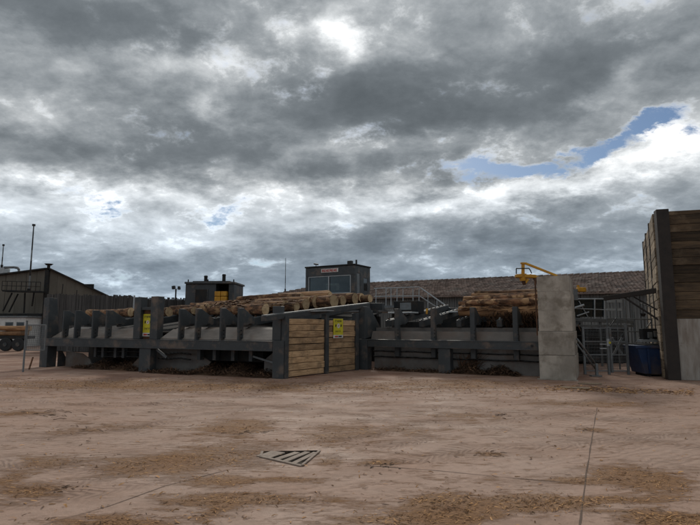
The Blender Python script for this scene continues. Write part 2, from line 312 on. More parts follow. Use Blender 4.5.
def ground_mat():
    m = bpy.data.materials.new('packed_dirt_yard'); m.use_nodes = True; nt = m.node_tree; N = nt.nodes.new; L = nt.links.new
    b = nt.nodes['Principled BSDF']; b.inputs['Roughness'].default_value = .93; b.inputs['Specular IOR Level'].default_value = .22
    tc = N('ShaderNodeTexCoord'); O = tc.outputs['Object']
    def mth(op, a, bb=None, c=None, clamp=False):
        n = N('ShaderNodeMath'); n.operation = op; n.use_clamp = clamp
        for i, x in enumerate((a, bb, c)):
            if x is None: continue
            if isinstance(x, (int, float)): n.inputs[i].default_value = x
            else: L(x, n.inputs[i])
        return n.outputs[0]
    def noise(s, d, rough=.6, stretch=(1, 1, 1), rot=0, dist=0):
        mp = N('ShaderNodeMapping'); mp.inputs['Scale'].default_value = stretch; mp.inputs['Rotation'].default_value = (0, 0, rot); L(O, mp.inputs[0])
        n = N('ShaderNodeTexNoise'); n.inputs['Scale'].default_value = s; n.inputs['Detail'].default_value = d; n.inputs['Roughness'].default_value = rough; n.inputs['Distortion'].default_value = dist
        L(mp.outputs[0], n.inputs['Vector']); return n.outputs['Fac']
    def rng(x, a, bb, lo=0, hi=1):
        r = N('ShaderNodeMapRange'); r.inputs['From Min'].default_value = a; r.inputs['From Max'].default_value = bb; r.inputs['To Min'].default_value = lo; r.inputs['To Max'].default_value = hi
        L(x, r.inputs['Value']); return r.outputs[0]
    def mix(f, a, bb):
        x = N('ShaderNodeMix'); x.data_type = 'RGBA'; L(f, x.inputs['Factor'])
        for k, q in (('A', a), ('B', bb)):
            if isinstance(q, tuple): x.inputs[k].default_value = (*q, 1)
            else: L(q, x.inputs[k])
        return x.outputs['Result']
    sx = N('ShaderNodeSeparateXYZ'); L(O, sx.inputs[0]); X, Y = sx.outputs[0], sx.outputs[1]
    big = noise(.22, 5, .6); mid = noise(.9, 6, .62, (1, 1.5, 1), .2); fine = noise(9, 6, .7); grit = noise(60, 3, .6)
    c = mix(rng(big, .35, .65), (.43, .295, .228), (.46, .298, .222))
    c = mix(rng(mid, .5, .72, 0, .75), c, (.27, .17, .12))                   # reddish damp soil
    c = mix(rng(fine, .35, .75, 0, .45), c, (.22, .15, .11))
    # redder, darker soil towards the decks
    c = mix(mth('MULTIPLY', rng(Y, 9, 17), rng(noise(.5, 5, .65, (1, 1.6, 1)), .36, .6), clamp=True), c, (.25, .14, .098))
    # litter patches
    acc = None
    for (p, rx, ry, a) in GR:
        dx = mth('MULTIPLY', mth('SUBTRACT', X, p.x), 1/rx); dy = mth('MULTIPLY', mth('SUBTRACT', Y, p.y), 1/ry)
        e = mth('MULTIPLY', mth('EXPONENT', mth('MULTIPLY', mth('MULTIPLY_ADD', dx, dx, mth('MULTIPLY', dy, dy)), -1.0)), a)
        acc = e if acc is None else mth('ADD', acc, e)
    brk = noise(2.1, 9, .72, (.62, 1.3, 1), .10, .5); brk2 = noise(9, 8, .75, (.42, 1.4, 1), .08, .4)
    msk = rng(mth('ADD', mth('MULTIPLY', acc, .48), mth('MULTIPLY_ADD', brk, 1.25, mth('MULTIPLY', brk2, 1.15))), 1.27, 1.49)
    lit = mix(rng(noise(42, 6, .78, (.45, 1.4, 1)), .36, .62), (.115, .054, .025), (.34, .18, .08))
    c = mix(mth('MULTIPLY', msk, .95, clamp=True), c, lit)
    # scattered dark specks of bark
    vor = N('ShaderNodeTexVoronoi'); vor.inputs['Scale'].default_value = 3.2; L(O, vor.inputs['Vector'])
    c = mix(mth('MULTIPLY', rng(vor.outputs['Distance'], .10, .05), rng(noise(2.2, 4), .52, .58), clamp=True), c, (.10, .06, .04))
    # tyre tracks: ribbed pressed bands across the yard
    trk = None
    for (ua, va, ub, vb, wd) in ((330, 440, 600, 398, .22), (352, 448, 640, 402, .22), (250, 408, 560, 418, .2), (300, 400, 700, 425, .2), (-40, 452, 300, 404, .2), (420, 452, 760, 436, .22), (480, 430, 700, 452, .2)):
        pa, pb = G(ua, va), G(ub, vb); d = (pb-pa).normalized(); nn = Vector((-d.y, d.x, 0))
        wob = mth('MULTIPLY', mth('SUBTRACT', big, .5), 3.0)
        ds = mth('ADD', mth('ADD', mth('MULTIPLY', X, nn.x), mth('MULTIPLY_ADD', Y, nn.y, -pa.dot(nn))), wob)
        al = mth('ADD', mth('MULTIPLY', X, d.x), mth('MULTIPLY', Y, d.y))
        band = mth('EXPONENT', mth('MULTIPLY', mth('POWER', mth('DIVIDE', mth('ABSOLUTE', ds), wd), 4.0), -1.0))
        rib = mth('MULTIPLY_ADD', mth('SINE', mth('MULTIPLY', mth('ADD', al, mth('ABSOLUTE', ds)), 52.0)), .5, .5)
        e = mth('MULTIPLY', band, mth('MULTIPLY_ADD', rib, .7, .3)); trk = e if trk is None else mth('MAXIMUM', trk, e)
    trk = mth('MULTIPLY', trk, rng(noise(.8, 5), .36, .56))
    c = mix(mth('MULTIPLY', trk, .62), c, (.22, .14, .10))
    L(rng(noise(.7, 5, .6, (1, 1.8, 1)), .35, .65, .62, .92), b.inputs['Roughness'])
    L(c, b.inputs['Base Color'])
    # faint tyre tread ribs
    wv = N('ShaderNodeTexWave'); wv.inputs['Scale'].default_value = 2.6; wv.inputs['Distortion'].default_value = 9; wv.inputs['Detail'].default_value = 2; wv.inputs['Detail Scale'].default_value = .8
    mp = N('ShaderNodeMapping'); mp.inputs['Rotation'].default_value = (0, 0, R(62)); L(O, mp.inputs[0]); L(mp.outputs[0], wv.inputs['Vector'])
    tr = mth('MULTIPLY', wv.outputs['Fac'], rng(noise(.35, 3), .47, .6))
    h = mth('ADD', mth('MULTIPLY', fine, .7), mth('ADD', mth('MULTIPLY', grit, .22), mth('ADD', mth('MULTIPLY', tr, .35), mth('ADD', mth('MULTIPLY', mid, 2.2), mth('MULTIPLY', msk, .6)))))
    h = mth('ADD', h, mth('MULTIPLY', trk, -.9))
    bp = N('ShaderNodeBump'); bp.inputs['Strength'].default_value = .55; bp.inputs['Distance'].default_value = .035; L(h, bp.inputs['Height']); L(bp.outputs[0], b.inputs['Normal'])
    return m
M['ground'] = ground_mat()
gTL, gTR, gBR, gBL = G(262.5, 451.2), G(321, 450.3), G(302, 466.5), G(260.5, 457)
B = 700
mb = MB(); mb.add([(-B, B, 0), (B, B, 0), (B, -B, 0), (-B, -B, 0), gTL, gTR, gBR, gBL], [(0, 4, 5, 1), (1, 5, 6, 2), (2, 6, 7, 3), (3, 7, 4, 0)])
mb.build('ground', 'ground', kind='structure')
# concrete slab joints: narrow dirt-filled lines lying on the yard
def joint(pts, wd=.007):
    mb = MB(); P = []
    for i in range(len(pts)-1):
        a, b = pts[i], pts[i+1]; n = max(2, int((b-a).length/.25))
        P += [a.lerp(b, k/n) for k in range(n)]
    P.append(pts[-1]); d = (pts[-1]-pts[0]).normalized(); s = Vector((-d.y, d.x, 0)); vs = []; fs = []
    for i, p in enumerate(P):
        q = p+s*random.uniform(-.004, .004); ww = wd*random.uniform(.25, 1.2)
        vs += [q+s*ww+Vector((0, 0, .004)), q-s*ww+Vector((0, 0, .004))]
        if i: fs.append((2*i-2, 2*i-1, 2*i+1, 2*i))
    mb.add(vs, fs); o = mb.build('slab_joint', 'joint', kind='structure'); return o
joint([G(40, 526), G(110, 506), G(165, 486), G(228, 470)])
joint([G(597, 408), G(590, 450), G(584, 490), G(579, 530)], .008)
joint([G(372, 466), G(440, 471), G(500, 477), G(570, 483)], .007)

# drain grate: bars over an open pit
t = thing('drain_grate', 'pale muddy drain grate lying skewed over a dark slot in the yard', 'drain grate', ((gTL+gTR+gBR+gBL)/4))
o0 = t.location.copy()
q = [p-o0 for p in (gTL, gTR, gBR, gBL)]
mb = MB()
for i in range(4):
    a, b = q[i], q[(i+1) % 4]; mb.add([a, b, b+Vector((0, 0, -.10)), a+Vector((0, 0, -.10))], [(0, 1, 2, 3)])
mb.add([p+Vector((0, 0, -.10)) for p in q], [(0, 1, 2, 3)]); mb.build('pit_lining', 'pit', t)
zz = Vector((0, 0, .012))
MB().bar(q[3]+zz*.6, q[2]+zz*.6, .05, .016).build('frame_bar', 'grate', t, bevel=.006)
MB().bar(q[2]+zz*1.2, q[1].lerp(q[2], .08)+zz*.8, .035, .016).build('frame_bar', 'grate', t, bevel=.006)
MB().bar(q[3]+zz*.9, q[0].lerp(q[3], .1)+zz*.6, .035, .014).build('frame_bar', 'grate', t, bevel=.006)
for s0, s1, wd in ((.07, .32, .26), (.37, .66, .11), (.58, .84, .10), (.79, .98, .09)):
    a = q[3].lerp(q[2], s0); b = q[0].lerp(q[1], s1); b = b.lerp(a, .16)
    MB().bar(a+zz*.5, b+zz*(.2-random.random()*.8), wd*.8, .014).build('grate_bar', 'grate', t, bevel=.003)

# wood chips and bark scraps on the yard
def chips(mb, c, ln, wd, yaw, z=0.0, tilt=0.25, curl=.3):
    d = Vector((math.cos(yaw), math.sin(yaw), random.uniform(-tilt, tilt))); s = Vector((-math.sin(yaw), math.cos(yaw), random.uniform(-.5, .5)))*wd/2
    m = Vector((0, 0, ln*curl*random.uniform(0, .6))); p = Vector((c[0], c[1], z+.004+abs(d.z)*ln/2))
    a = p-d*ln/2; b = p+m; e = p+d*ln/2
    mb.add([a-s, a+s, b+s*1.1, b-s*1.1, e+s*.6, e-s*.6], [(0, 1, 2, 3), (3, 2, 4, 5)])
mb = MB()
for (p, rx, ry, a) in GR:
    area = rx*ry
    n = int(min(9000, (16000 if p.y < 5.6 else 7000 if p.y < 8 else 1500)*a*area))
    for _ in range(n):
        x, y = random.gauss(0, .62), random.gauss(0, .62)
        if random.random() > .5+.5*math.sin(7*x+5*y*ry+p.x*3)*math.sin(4*x-9*y): continue
        ln = random.choice((.008, .012, .016, .02, .025, .04))*random.uniform(.7, 1.3)*(1 if p.y < 8 else 1.5)
        chips(mb, (p.x+x*rx, p.y+y*ry), ln, ln*random.uniform(.10, .24), random.gauss(.1, .9), 0, .3, .12)
for _ in range(5200):
    y = random.uniform(3.6, 17); x = random.uniform(-.75, .75)*y
    ln = random.choice((.01, .015, .02, .03, .05))*random.uniform(.7, 1.4)
    chips(mb, (x, y), ln, ln*random.uniform(.15, .3), random.gauss(.1, 1))
mb.build('wood_chip_litter', 'chip', kind='stuff')
# torn bark strips gathered in small heaps
mb = MB()
for (u, v, ln) in ((70, 488, .16), (590, 430, .2), (493, 454, .22), (378, 466, .2), (90, 428, .5), (55, 413, .6), (150, 404, .4), (500, 415, .2), (30, 416, .9), (250, 432, .4)):
    c = G(u, v)
    for k in range(22): chips(mb, (c.x+random.gauss(0, ln*.5), c.y+random.gauss(0, ln*.4)), ln*random.uniform(.1, .4), .012*random.uniform(.4, 1.5), random.gauss(.1, .5), 0, .12, .12)
mb.build('bark_strip_litter', 'strand', kind='stuff')

# ------------------------------------------------------------------ log decks
AL, BL_ = G(40, 367), G(282, 379); angL = math.atan2(BL_.y-AL.y, BL_.x-AL.x)
CR, DR = G(360, 369.5), G(540, 378); angR = math.atan2(DR.y-CR.y, DR.x-CR.x)
ZR0, ZRK = 1.72, .12                    # rail top height at the front edge and its rise per metre backwards
FIN = [(.06, 1.116), (.30, 1.116), (.32, 1.60), (.90, 1.63), (.94, 1.70), (.94, 1.84), (.30, 2.16), (.06, 2.16)]
def fin(parent, x, prof=FIN, th=.07):
    o = MB().prism_x(prof, x, x+th).build('log_stop', 'steel', parent, bevel=.008)
    # pivot pin, bracket and bolt heads on the plate
    MB().tube((x-.10, .62, 1.63), (x+th+.10, .62, 1.63), .035).build('pivot_pin', 'steel_dark', o, smooth=False)
    m = MB()
    for zb in (1.2, 1.32, 1.44): m.tube((x+th, .18, zb), (x+th+.022, .18, zb), .022, n=6)
    m.build('bolt', 'steel_dark', o, kind='stuff')
    return o
def rail(parent, x, n0, n1, wd=.16, ht=.26, dogs=True, z0=ZR0, k=ZRK):
    m = MB(); m.bar((x, n0, z0+k*n0-ht/2-.03), (x, n1, z0+k*n1-ht/2-.03), wd, ht)
    o = m.build('chain_rail', 'steel', parent, bevel=.008)
    m = MB().bar((x, n0+.02, z0+k*n0-.015), (x, n1, z0+k*n1-.015), wd*.35, .03); m.build('wear_strip', 'galv_dull', o)
    if dogs:
        m = MB(); y = n0+.1
        while y < n1: m.prism_x([(y, z0+k*y), (y+.08, z0+k*y), (y+.045, z0+k*y+.045), (y, z0+k*y+.045)], x-.025, x+.025); y += .5
        m.build('chain_dog', M['rust'] if random.random() < .6 else M['galv_dull'], o, kind='stuff')
    return o

LD = thing('log_deck', 'long charcoal steel log infeed deck with yellow sign posts, left of the plank wall', 'log deck', AL, angL)
MB().box(-.10, 10.60, .0, .24, .81, 1.12).build('front_beam', 'steel', LD, bevel=.012)
# recessed web of the front beam reads as a flange pair
MB().box(.3, 10.58, -.012, -.002, .815, .838).build('beam_flange', 'steel', LD); MB().box(.3, 10.58, -.012, -.002, 1.092, 1.115).build('beam_flange', 'steel', LD)
MB().box(-.10, .33, .02, .42, 0, .805).build('leg', 'steel', LD, bevel=.012)
MB().box(5.1, 5.62, .03, .33, 0, .805).build('leg', 'steel', LD, bevel=.012)
MB().box(10.605, 11.0, .0, .30, 0, 1.14).build('leg', 'steel', LD, bevel=.012)
MB().prism_x([(.03, 1.125), (.55, 1.125), (.36, 2.68), (.03, 2.68)], -.08, .24).build('end_post', 'steel', LD, bevel=.012)
MB().box(10.55, 10.85, .05, .27, 1.145, 2.19).build('end_post', 'steel', LD, bevel=.012)
MB().box(4.74, 5.06, .05, .34, 1.125, 2.60).build('sign_post', 'steel', LD, bevel=.012)
MB().box(5.52, 5.86, .05, .34, 1.125, 2.61).build('sign_post', 'steel', LD, bevel=.012)
MB().box(5.065, 5.515, .08, .30, 2.14, 2.24).build('crosspiece', 'steel', LD, bevel=.01)
MB().box(5.065, 5.515, .20, .24, 1.13, 2.13).build('backing_board', 'rust', LD)
for x in (1.02, 1.68, 2.62, 3.33, 6.78, 7.50, 8.52, 9.22): fin(LD, x)
for x0, x1 in ((.30, 4.73), (5.87, 10.54)):
    MB().prism_x([(.20, 1.125), (.24, 1.125), (.82, 1.44), (.82, 1.47), (.20, 1.15)], x0, x1).build('chute_sheet', 'chute', LD)
    MB().prism_x([(.825, 1.40), (1.20, 1.50), (1.20, 1.54), (.825, 1.44)], x0, x1).build('upper_sheet', 'chute', LD)
MB().prism_x([(1.21, 1.30), (8.6, 2.15), (8.6, 2.2), (1.21, 1.36)], .2, 10.9).build('light_block_plate', 'steel_dark', LD)  # added to keep light out, so the space below stays dark
MB().box(-.08, 10.9, 2.2, 2.26, 0, 1.3).build('rear_blind', 'steel_dark', LD)  # added dark closure that makes the underside of the deck dark
MB().box(.2, 10.9, 8.3, 8.4, 0, 2.0).build('rear_blind', 'steel_dark', LD)
for x in (1.42, 3.02, 4.3, 6.3, 7.18, 8.90, 10.2): rail(LD, x, .9, 8.6)
MB().box(.2, 10.9, 8.61, 8.9, 2.3, 2.62).build('rear_beam', 'steel', LD, bevel=.01)
for x in (.4, 2.5, 5, 7.5, 10.5): MB().box(x, x+.2, 8.42, 8.62, 0, 2.28).build('rear_leg', 'steel', LD)
# hopper sheets below the beam
def sheet(x0, pts, n=.62): return MB().prism_y(pts, n, n+.05).build('hopper_sheet', 'panel', LD)
sheet(0, [(4.1, .0), (7.5, 0), (7.75, .38), (7.25, .62), (7.2, .80), (4.7, .80), (4.55, .5), (4.1, .12)])
sheet(0, [(.6, 0), (2.15, 0), (1.95, .32), (1.5, .52), (.6, .60)])
sheet(0, [(9.9, 0), (10.6, 0), (10.6, .79), (10.3, .79), (9.9, .5)])
for z0, z1 in ((.64, .60), (.46, .42)):
    m = MB(); pts = [(5.64+.18*k, .40, z0-.02*math.sin(k*.9)) for k in range(9)]
    for a, b in zip(pts, pts[1:]): m.tube(a, b, .028, n=6)
    m.build('hose', 'black', LD, smooth=True)
    m = MB(); pts = [(2.4+.3*k, .5, z0-.015*math.sin(k*.8)) for k in range(9)]
    for a, b in zip(pts, pts[1:]): m.tube(a, b, .026, n=6)
    m.build('hose', 'black', LD, smooth=True)
MB().bar((5.66, .26, .78), (6.05, .36, .50), .05, .09).build('strut', 'galv_dull', LD, bevel=.006)
MB().bar((9.55, .45, .62), (10.6, .36, .40), .04, .06).build('strut', 'galv_dull', LD, bevel=.006)
for x in (2.35, 2.75, 3.4, 3.8): MB().box(x, x+.12, .45, .6, .42, .80).build('hanger', 'steel', LD)
for x in (7.35, 8.0, 8.75, 9.45): MB().box(x, x+.13, .40, .6, .45, .80).build('hanger', 'steel', LD, bevel=.006)
MB().box(7.3, 9.8, .7, .9, .42, .78).build('hopper_beam', 'steel_dark', LD)
MB().box(2.0, 4.3, .7, .9, .42, .78).build('hopper_beam', 'steel_dark', LD)
MB().prism_x([(.45, 0), (1.0, 0), (.6, .62), (.45, .62)], .36, .4).build('gusset', 'steel', LD)

RD = thing('log_deck', 'shorter charcoal steel log deck between the plank wall and the concrete wall', 'log deck', CR, angR)
MB().box(.31, 6.33, .0, .24, .83, 1.10).build('front_beam', 'steel', RD, bevel=.012)
MB().box(.32, 6.31, -.012, -.002, .834, .856).build('beam_flange', 'steel', RD); MB().box(.32, 6.31, -.012, -.002, 1.074, 1.096).build('beam_flange', 'steel', RD)
MB().tube((6.08, -.02, .97), (6.08, .02, .97), .045, n=10).build('bolt', 'black', RD)
MB().box(-.10, .30, .0, .36, 0, 1.10).build('leg', 'steel', RD, bevel=.012)
MB().box(3.0, 3.42, .03, .35, 0, .825).build('leg', 'steel', RD, bevel=.012)
MB().prism_x([(.02, 1.105), (1.35, 1.30), (1.35, 1.5), (.42, 2.29), (.02, 2.29)], -.06, .20).build('end_post', 'steel', RD, bevel=.012)
FINR = [(.26, .50), (.34, .46), (.46, .56), (.46, 1.12), (.42, 1.60), (1.06, 1.68), (1.10, 1.80), (.44, 2.2), (.26, 2.2)]
for x in (1.28, 2.66, 4.06, 5.46):
    o = fin(RD, x, FINR, .16)
    MB().tube((x-.002, .30, .60), (x-.02, .30, .60), .03, n=8).build('bolt', 'steel_dark', o)
MB().prism_x([(.48, 1.06), (.51, 1.06), (.60, 1.36), (.60, 1.39), (.48, 1.10)], .22, 6.33).build('chute_sheet', 'chute', RD)
MB().prism_x([(.90, .6), (.95, .6), (.95, 1.52), (.90, 1.52)], .22, 6.32).build('upper_sheet', 'panel', RD)
MB().box(.31, 6.6, .56, .60, 0, 1.04).build('hopper_sheet', 'panel', RD)
MB().prism_x([(.97, 1.0), (7.6, 1.75), (7.6, 1.8), (.97, 1.06)], .1, 6.75).build('light_block_plate', 'steel_dark', RD)  # added light block, set low so the rails stand over dark
MB().box(-.1, 6.75, 7.4, 7.46, 0, 2.2).build('rear_blind', 'steel_dark', RD)  # raised dark sheet, added height gives darkness behind the rails
for x in (.75, 2.1, 3.5, 4.9, 6.2): rail(RD, x, .8, 7.6, .18, .24)
for z in (.66, .46):
    m = MB(); pts = [(.31+.33*k, .47, z+.008*math.sin(k*1.7)) for k in range(19)]
    for a, b in zip(pts, pts[1:]): m.tube(a, b, .024, n=6)
    m.build('hose', 'black', RD, smooth=True)
m = MB().bar((0, 7.62, 2.3), (6.75, 7.62, 2.3), .25, .3).build('rear_beam', 'steel', RD, bevel=.01)
MB().box(.25, 6.7, 2.6, 2.64, 1.25, 1.74).build('glare_blind', 'steel_dark', RD)  # added dark curtain hiding the bright grazing reflection off the plate behind
# conveyor drive behind the end post
MB().box(-.1, 1.0, 3.2, 3.9, 2.1, 2.62).build('drive_housing', 'steel_dark', RD, bevel=.02)
MB().box(.2, .7, 3.19, 3.195, 2.25, 2.55).build('drive_plate', 'galv_dull', RD)
MB().box(.1, 1.15, 2.2, 2.9, 2.08, 2.14).build('guard_plate', 'galv', RD, bevel=.01)
MB().tube((1.5, 2.9, 2.05), (1.5, 2.95, 2.28), .045).build('grease_pot', 'orange', RD)
MB().box(2.2, 3.0, 3.6, 4.2, 2.12, 2.18).build('guard_plate', 'galv', RD, bevel=.01)
MB().box(3.35, 4.0, 3.9, 4.4, 2.14, 2.20).build('guard_plate', 'galv', RD, bevel=.01)

# ------------------------------------------------------------------ plank wall between the decks
W0, W1 = G(286, 378.5), G(357, 370); angW = math.atan2(W1.y-W0.y, W1.x-W0.x)
PW = thing('plank_wall', 'pale sawn plank wall in charcoal steel posts between the two log decks', 'timber wall', W0, angW)
for x in (-.12, 1.86, 3.62): MB().box(x, x+.17, -.06, .14, 0, 1.88 if x < 0 else 1.90+.04*x).build('post', 'steel', PW, bevel=.01)
for b0, b1 in ((.055, 1.855), (2.035, 3.615)):
    z = .03
    for k in range(9):
        h = .198+random.uniform(-.014, .014); j = random.uniform(-.018, .018)
        g0_, g1_, g2_ = (random.uniform(.002, .022) for _ in range(3)); xm_ = b0+(b1-b0)*random.uniform(.3, .7)
        pr = [(b0, z+.002), (xm_, z+random.uniform(.0, .008)), (b1, z+.002), (b1, z+h-g0_), (xm_, z+h-g1_), (b0, z+h-g2_)]
        m = MB().prism_y(pr, 0+j, .07+j)
        # worn, slightly bowed face
        o = m.build('plank', 'plank', PW, bevel=.009); z += h
    MB().box(b0, b1, .095, .12, .03, 1.8).build('backing_board', 'dark', PW)
MB().bar((-.9, .10, 1.80), (4.6, .10, 2.36), .22, .16).build('top_beam', 'steel', PW, bevel=.01)
MB().bar((-.9, .10, 1.895), (4.6, .10, 2.455), .16, .02).build('wear_strip', 'galv_dull', PW)
MB().bar((1.1, -.05, 2.06), (2.1, -.05, 2.10), .3, .025).build('guard_plate', 'galv', PW)

# warning signs: flat yellow boards with printed marks
def warning_sign(label, loc, rz, wd, ht):
    t = thing('warning_sign', label, 'sign', loc, rz, 'yellow warning signs')
    MB().box(-wd/2, wd/2, -.008, .004, .16*ht, ht).build('board', 'yellow', t, bevel=.002)
    MB().box(-wd/2-.006, wd/2, -.007, .004, 0, .158*ht).build('footer_board', M['white'], t)
    rg = random.Random(3)
    def row(z0, z1, x0, x1, n, name='print'):
        m = MB(); st = (x1-x0)/n
        for i in range(n):
            a = x0+i*st
            k = rg.randrange(4); ww = st*.72; s = st*.2
            m.box(a, a+s, -.011, -.0082, z0, z1)
            if k in (0, 2): m.box(a+ww-s, a+ww, -.011, -.0082, z0, z1)
            if k != 2: m.box(a+s, a+ww-(s if k == 0 else 0), -.011, -.0082, z1-(z1-z0)*.2, z1)
            if k != 1: m.box(a+s, a+ww-(s if k in (0, 2) else 0), -.011, -.0082, (z0+z1)/2-(z1-z0)*.1, (z0+z1)/2+(z1-z0)*.1)
        return m.build(name, 'ink', t)
    row(.82*ht, .92*ht, -.36*wd, .36*wd, 6, 'lettering'); row(.30*ht, .38*ht, -.30*wd, .26*wd, 5, 'lettering')
    for x in (-.34, .22): MB().prism_y([(x*wd, .58*ht), (x*wd+.12*wd, .58*ht), (x*wd+.14*wd, .70*ht), (x*wd+.02*wd, .70*ht)], -.011, -.0082).build('pictogram', 'ink', t)
    MB().tube((0.01*wd, -.0085, .63*ht), (0.01*wd, -.012, .63*ht), .15*wd, n=20).build('pictogram', 'white', t)
    MB().bar((-.05*wd, -.0145, .59*ht), (.07*wd, -.0145, .68*ht), .004, .02).build('pictogram', 'red', t)
    MB().box(-.38*wd, -.02*wd, -.0105, -.0072, .04*ht, .11*ht).build('pictogram', 'red', t)
    MB().box(.02*wd, .36*wd, -.0105, -.0072, .04*ht, .11*ht).build('pictogram', 'ink', t)
    return t
Lm = Matrix.Translation(AL) @ Matrix.Rotation(angL, 4, 'Z')
Wm = Matrix.Translation(W0) @ Matrix.Rotation(angW, 4, 'Z')
Rm = Matrix.Translation(CR) @ Matrix.Rotation(angR, 4, 'Z')
m = MB()
for xx in (.12, .95, 1.79, 2.10, 2.80, 3.55):
    for k in range(9):
        for dz in (.05, .14): m.tube((xx+random.uniform(-.015, .015), -.034, .03+.198*k+dz), (xx, -.022, .03+.198*k+dz), .008, n=5)
m.build('nail_head', 'rust', PW, kind='stuff')
warning_sign('yellow warning sign fixed between two steel posts on the left log deck', Lm @ Vector((5.29, .18, 1.22)), angL, .44, .78)
warning_sign('yellow warning sign screwed to the pale plank wall', Wm @ Vector((2.56, -.04, 1.17)), angW, .54, .66)

# ------------------------------------------------------------------ logs
def make_log(name, end, dirv, Ln, r0, r1, label, group, bark='bark', seed=0):
    rg = random.Random(seed)
    t = bpy.data.objects.new(name, None)
    n, K = 20, 14
    ph = [rg.uniform(0, 6.28) for _ in range(8)]; bow = rg.uniform(-.05, .05); el = rg.uniform(.94, 1.0)
    vs = []
    for k in range(K+1):
        x = -Ln*k/K; r = r0+(r1-r0)*k/K
        if k == 0: r *= 1.03
        for i in range(n):
            a = 2*math.pi*i/n
            q = r*(1+.05*math.sin(2*a+ph[0]+k*.3)+.035*math.sin(3*a+ph[1]-k*.5)+.025*math.sin(5*a+ph[2]+k)+rg.uniform(-.028, .028)+(.09*max(0, math.sin(a-ph[3]+k*1.9))**8 if (k*7+seed) % 5 == 0 else 0))
            vs.append((x, q*math.cos(a)*el, q*math.sin(a)+bow*math.sin(math.pi*k/K)))
    fs = [(k*n+i, k*n+(i+1) % n, (k+1)*n+(i+1) % n, (k+1)*n+i) for k in range(K) for i in range(n)]
    m = MB(); m.v = vs; m.f = fs
    o = m.build(name, bark, smooth=True)
    d = Vector(dirv).normalized()
    o.matrix_world = Matrix.Translation(end) @ d.to_track_quat('X', 'Z').to_matrix().to_4x4()
    tag(o, label, 'log', group)
    for kk in (0, K):
        rim = vs[kk*n:(kk+1)*n]; c = MB(); x = rim[0][0]; dx = .006 if kk == 0 else -.006
        c.v = [(x+dx+(.02 if kk == 0 else -.02)*.2*rg.random(), y*.985, z*.985) for (x, y, z) in rim]+[(x+dx, 0, 0)]
        c.f = [(i, (i+1) % n, n) for i in range(n)]
        c.build('cut_face', 'cut', o)
    bpy.data.objects.remove(t)
    return o
dL = Vector((math.cos(angL), math.sin(angL), 0)); nL = Vector((-math.sin(angL), math.cos(angL), 0))
dR = Vector((math.cos(angR), math.sin(angR), 0)); nR = Vector((-math.sin(angR), math.cos(angR), 0))
def end_on_deck(u, v, r, lift=0):
    # sight line met with the log-centre plane above the left deck's rails
    d = ray(u, v); z0 = ZR0+.03+r+lift
    o = Vector((0, 0, EYE)); k = ZRK
    s = (z0+k*(o-AL).dot(nL)-EYE)/(d.z-k*d.dot(nL)); return o+d*s
aD = R(-39); dL2 = Vector((math.cos(aD), math.sin(aD), 0)); nL2 = Vector((-math.sin(aD), math.cos(aD), 0))
GL = 'logs lying on the left log deck'; GRR = 'logs piled on the right log deck'
ends = [(265.4, 309.4, .19, 'round pale-ended log at the front of the left deck, left of the end post'),
        (285, 305.8, .21, 'log on the left deck whose end shows just right of the tall end post'),
        (296.5, 307.0, .17, 'small dark-ended log third from the front in the row above the plank wall'),
        (306, 304.3, .20, 'log fourth from the front in the row of ends above the plank wall'),
        (316, 301.8, .24, 'thick log fifth in the row of ends above the plank wall'),
        (334, 301.2, .25, 'thickest log with the widest sawn face, below the cabin window post'),
        (343, 300.5, .19, 'ragged-ended log just right of the thickest log face'),
        (355, 298.6, .22, 'pale-ended log below the right end of the cabin window'),
        (361.5, 297.6, .20, 'log under the right corner of the operator cabin'),
        (370, 298.5, .16, 'rearmost small log at the right end of the row by the conveyor drive')]
for i, (u, v, r, lab) in enumerate(ends):
    e = end_on_deck(u, v, r)
    dv = dL2+nL2*random.uniform(-.10, .06); Ln = random.uniform(4.6, 5.4)
    make_log('log', e, dv, Ln, r, r*random.uniform(.8, .92), lab, GL, 'bark' if i % 3 else 'bark', 20+i)
for i, (u, v, r, Ln, lab) in enumerate([(324, 300.5, .2, 4.8, 'log squeezed in just left of the thickest log face'),
        (169, 312, .17, 3.6, 'short log ending just right of the yellow sign post on the left deck'), (131, 312, .17, 3.0, 'short log ending just left of the sign posts on the left deck')]):
    make_log('log', end_on_deck(u, v, r), dL2+nL2*random.uniform(-.02, .12), Ln, r, r*.88, lab, GL, 'bark', 60+i)
ORD = ['foremost', 'second', 'third', 'fourth', 'fifth', 'sixth', 'seventh', 'eighth', 'ninth', 'tenth']
for i, (u, v, r, Ln, lab) in enumerate([(210, 309, .18, 2.3, 'short log with an upright pale end between the second pair of log stops'), (194, 310.5, .15, 1.9, 'small log end peeping over the first log stop right of the sign posts'), (250, 303, .16, 3.2, 'log ending just left of the front round log end on the left deck'), (232, 305, .17, 2.6, 'log ending above the rightmost log stop of the left deck')]):
    make_log('log', end_on_deck(u, v, r), dL2+nL2*random.uniform(-.08, .12), Ln, r, r*.88, lab, GL, 'bark', 70+i)
# upper logs thrown across the row, seen only as bark behind the front ones
for i, (t_, n_, lf, r, Ln, pe) in enumerate([(9.2, 2.9, .14, .14, 3.2, 1), (8.7, 3.6, .18, .15, 3.6, 0), (9.5, 4.3, .22, .14, 4.2, 1), (8.7, 5.1, .28, .15, 3.6, 0), (9.6, 5.9, .28, .15, 4.2, 1), (9.0, 6.9, .30, .15, 4.0, 1)]):
    e = Lm @ Vector((t_, n_, ZR0+ZRK*n_+r+lf)); dv = dL2+nL2*random.uniform(-.05, .15)+Vector((0, 0, random.uniform(-.03, .03)))
    make_log('log', e, dv, Ln, r, r*.85, '%s log lying on top of the left deck row, %s from the front' % ('bark-stripped' if pe else 'dark barky', ORD[i]), GL, 'peeled' if pe else 'bark', 80+i)
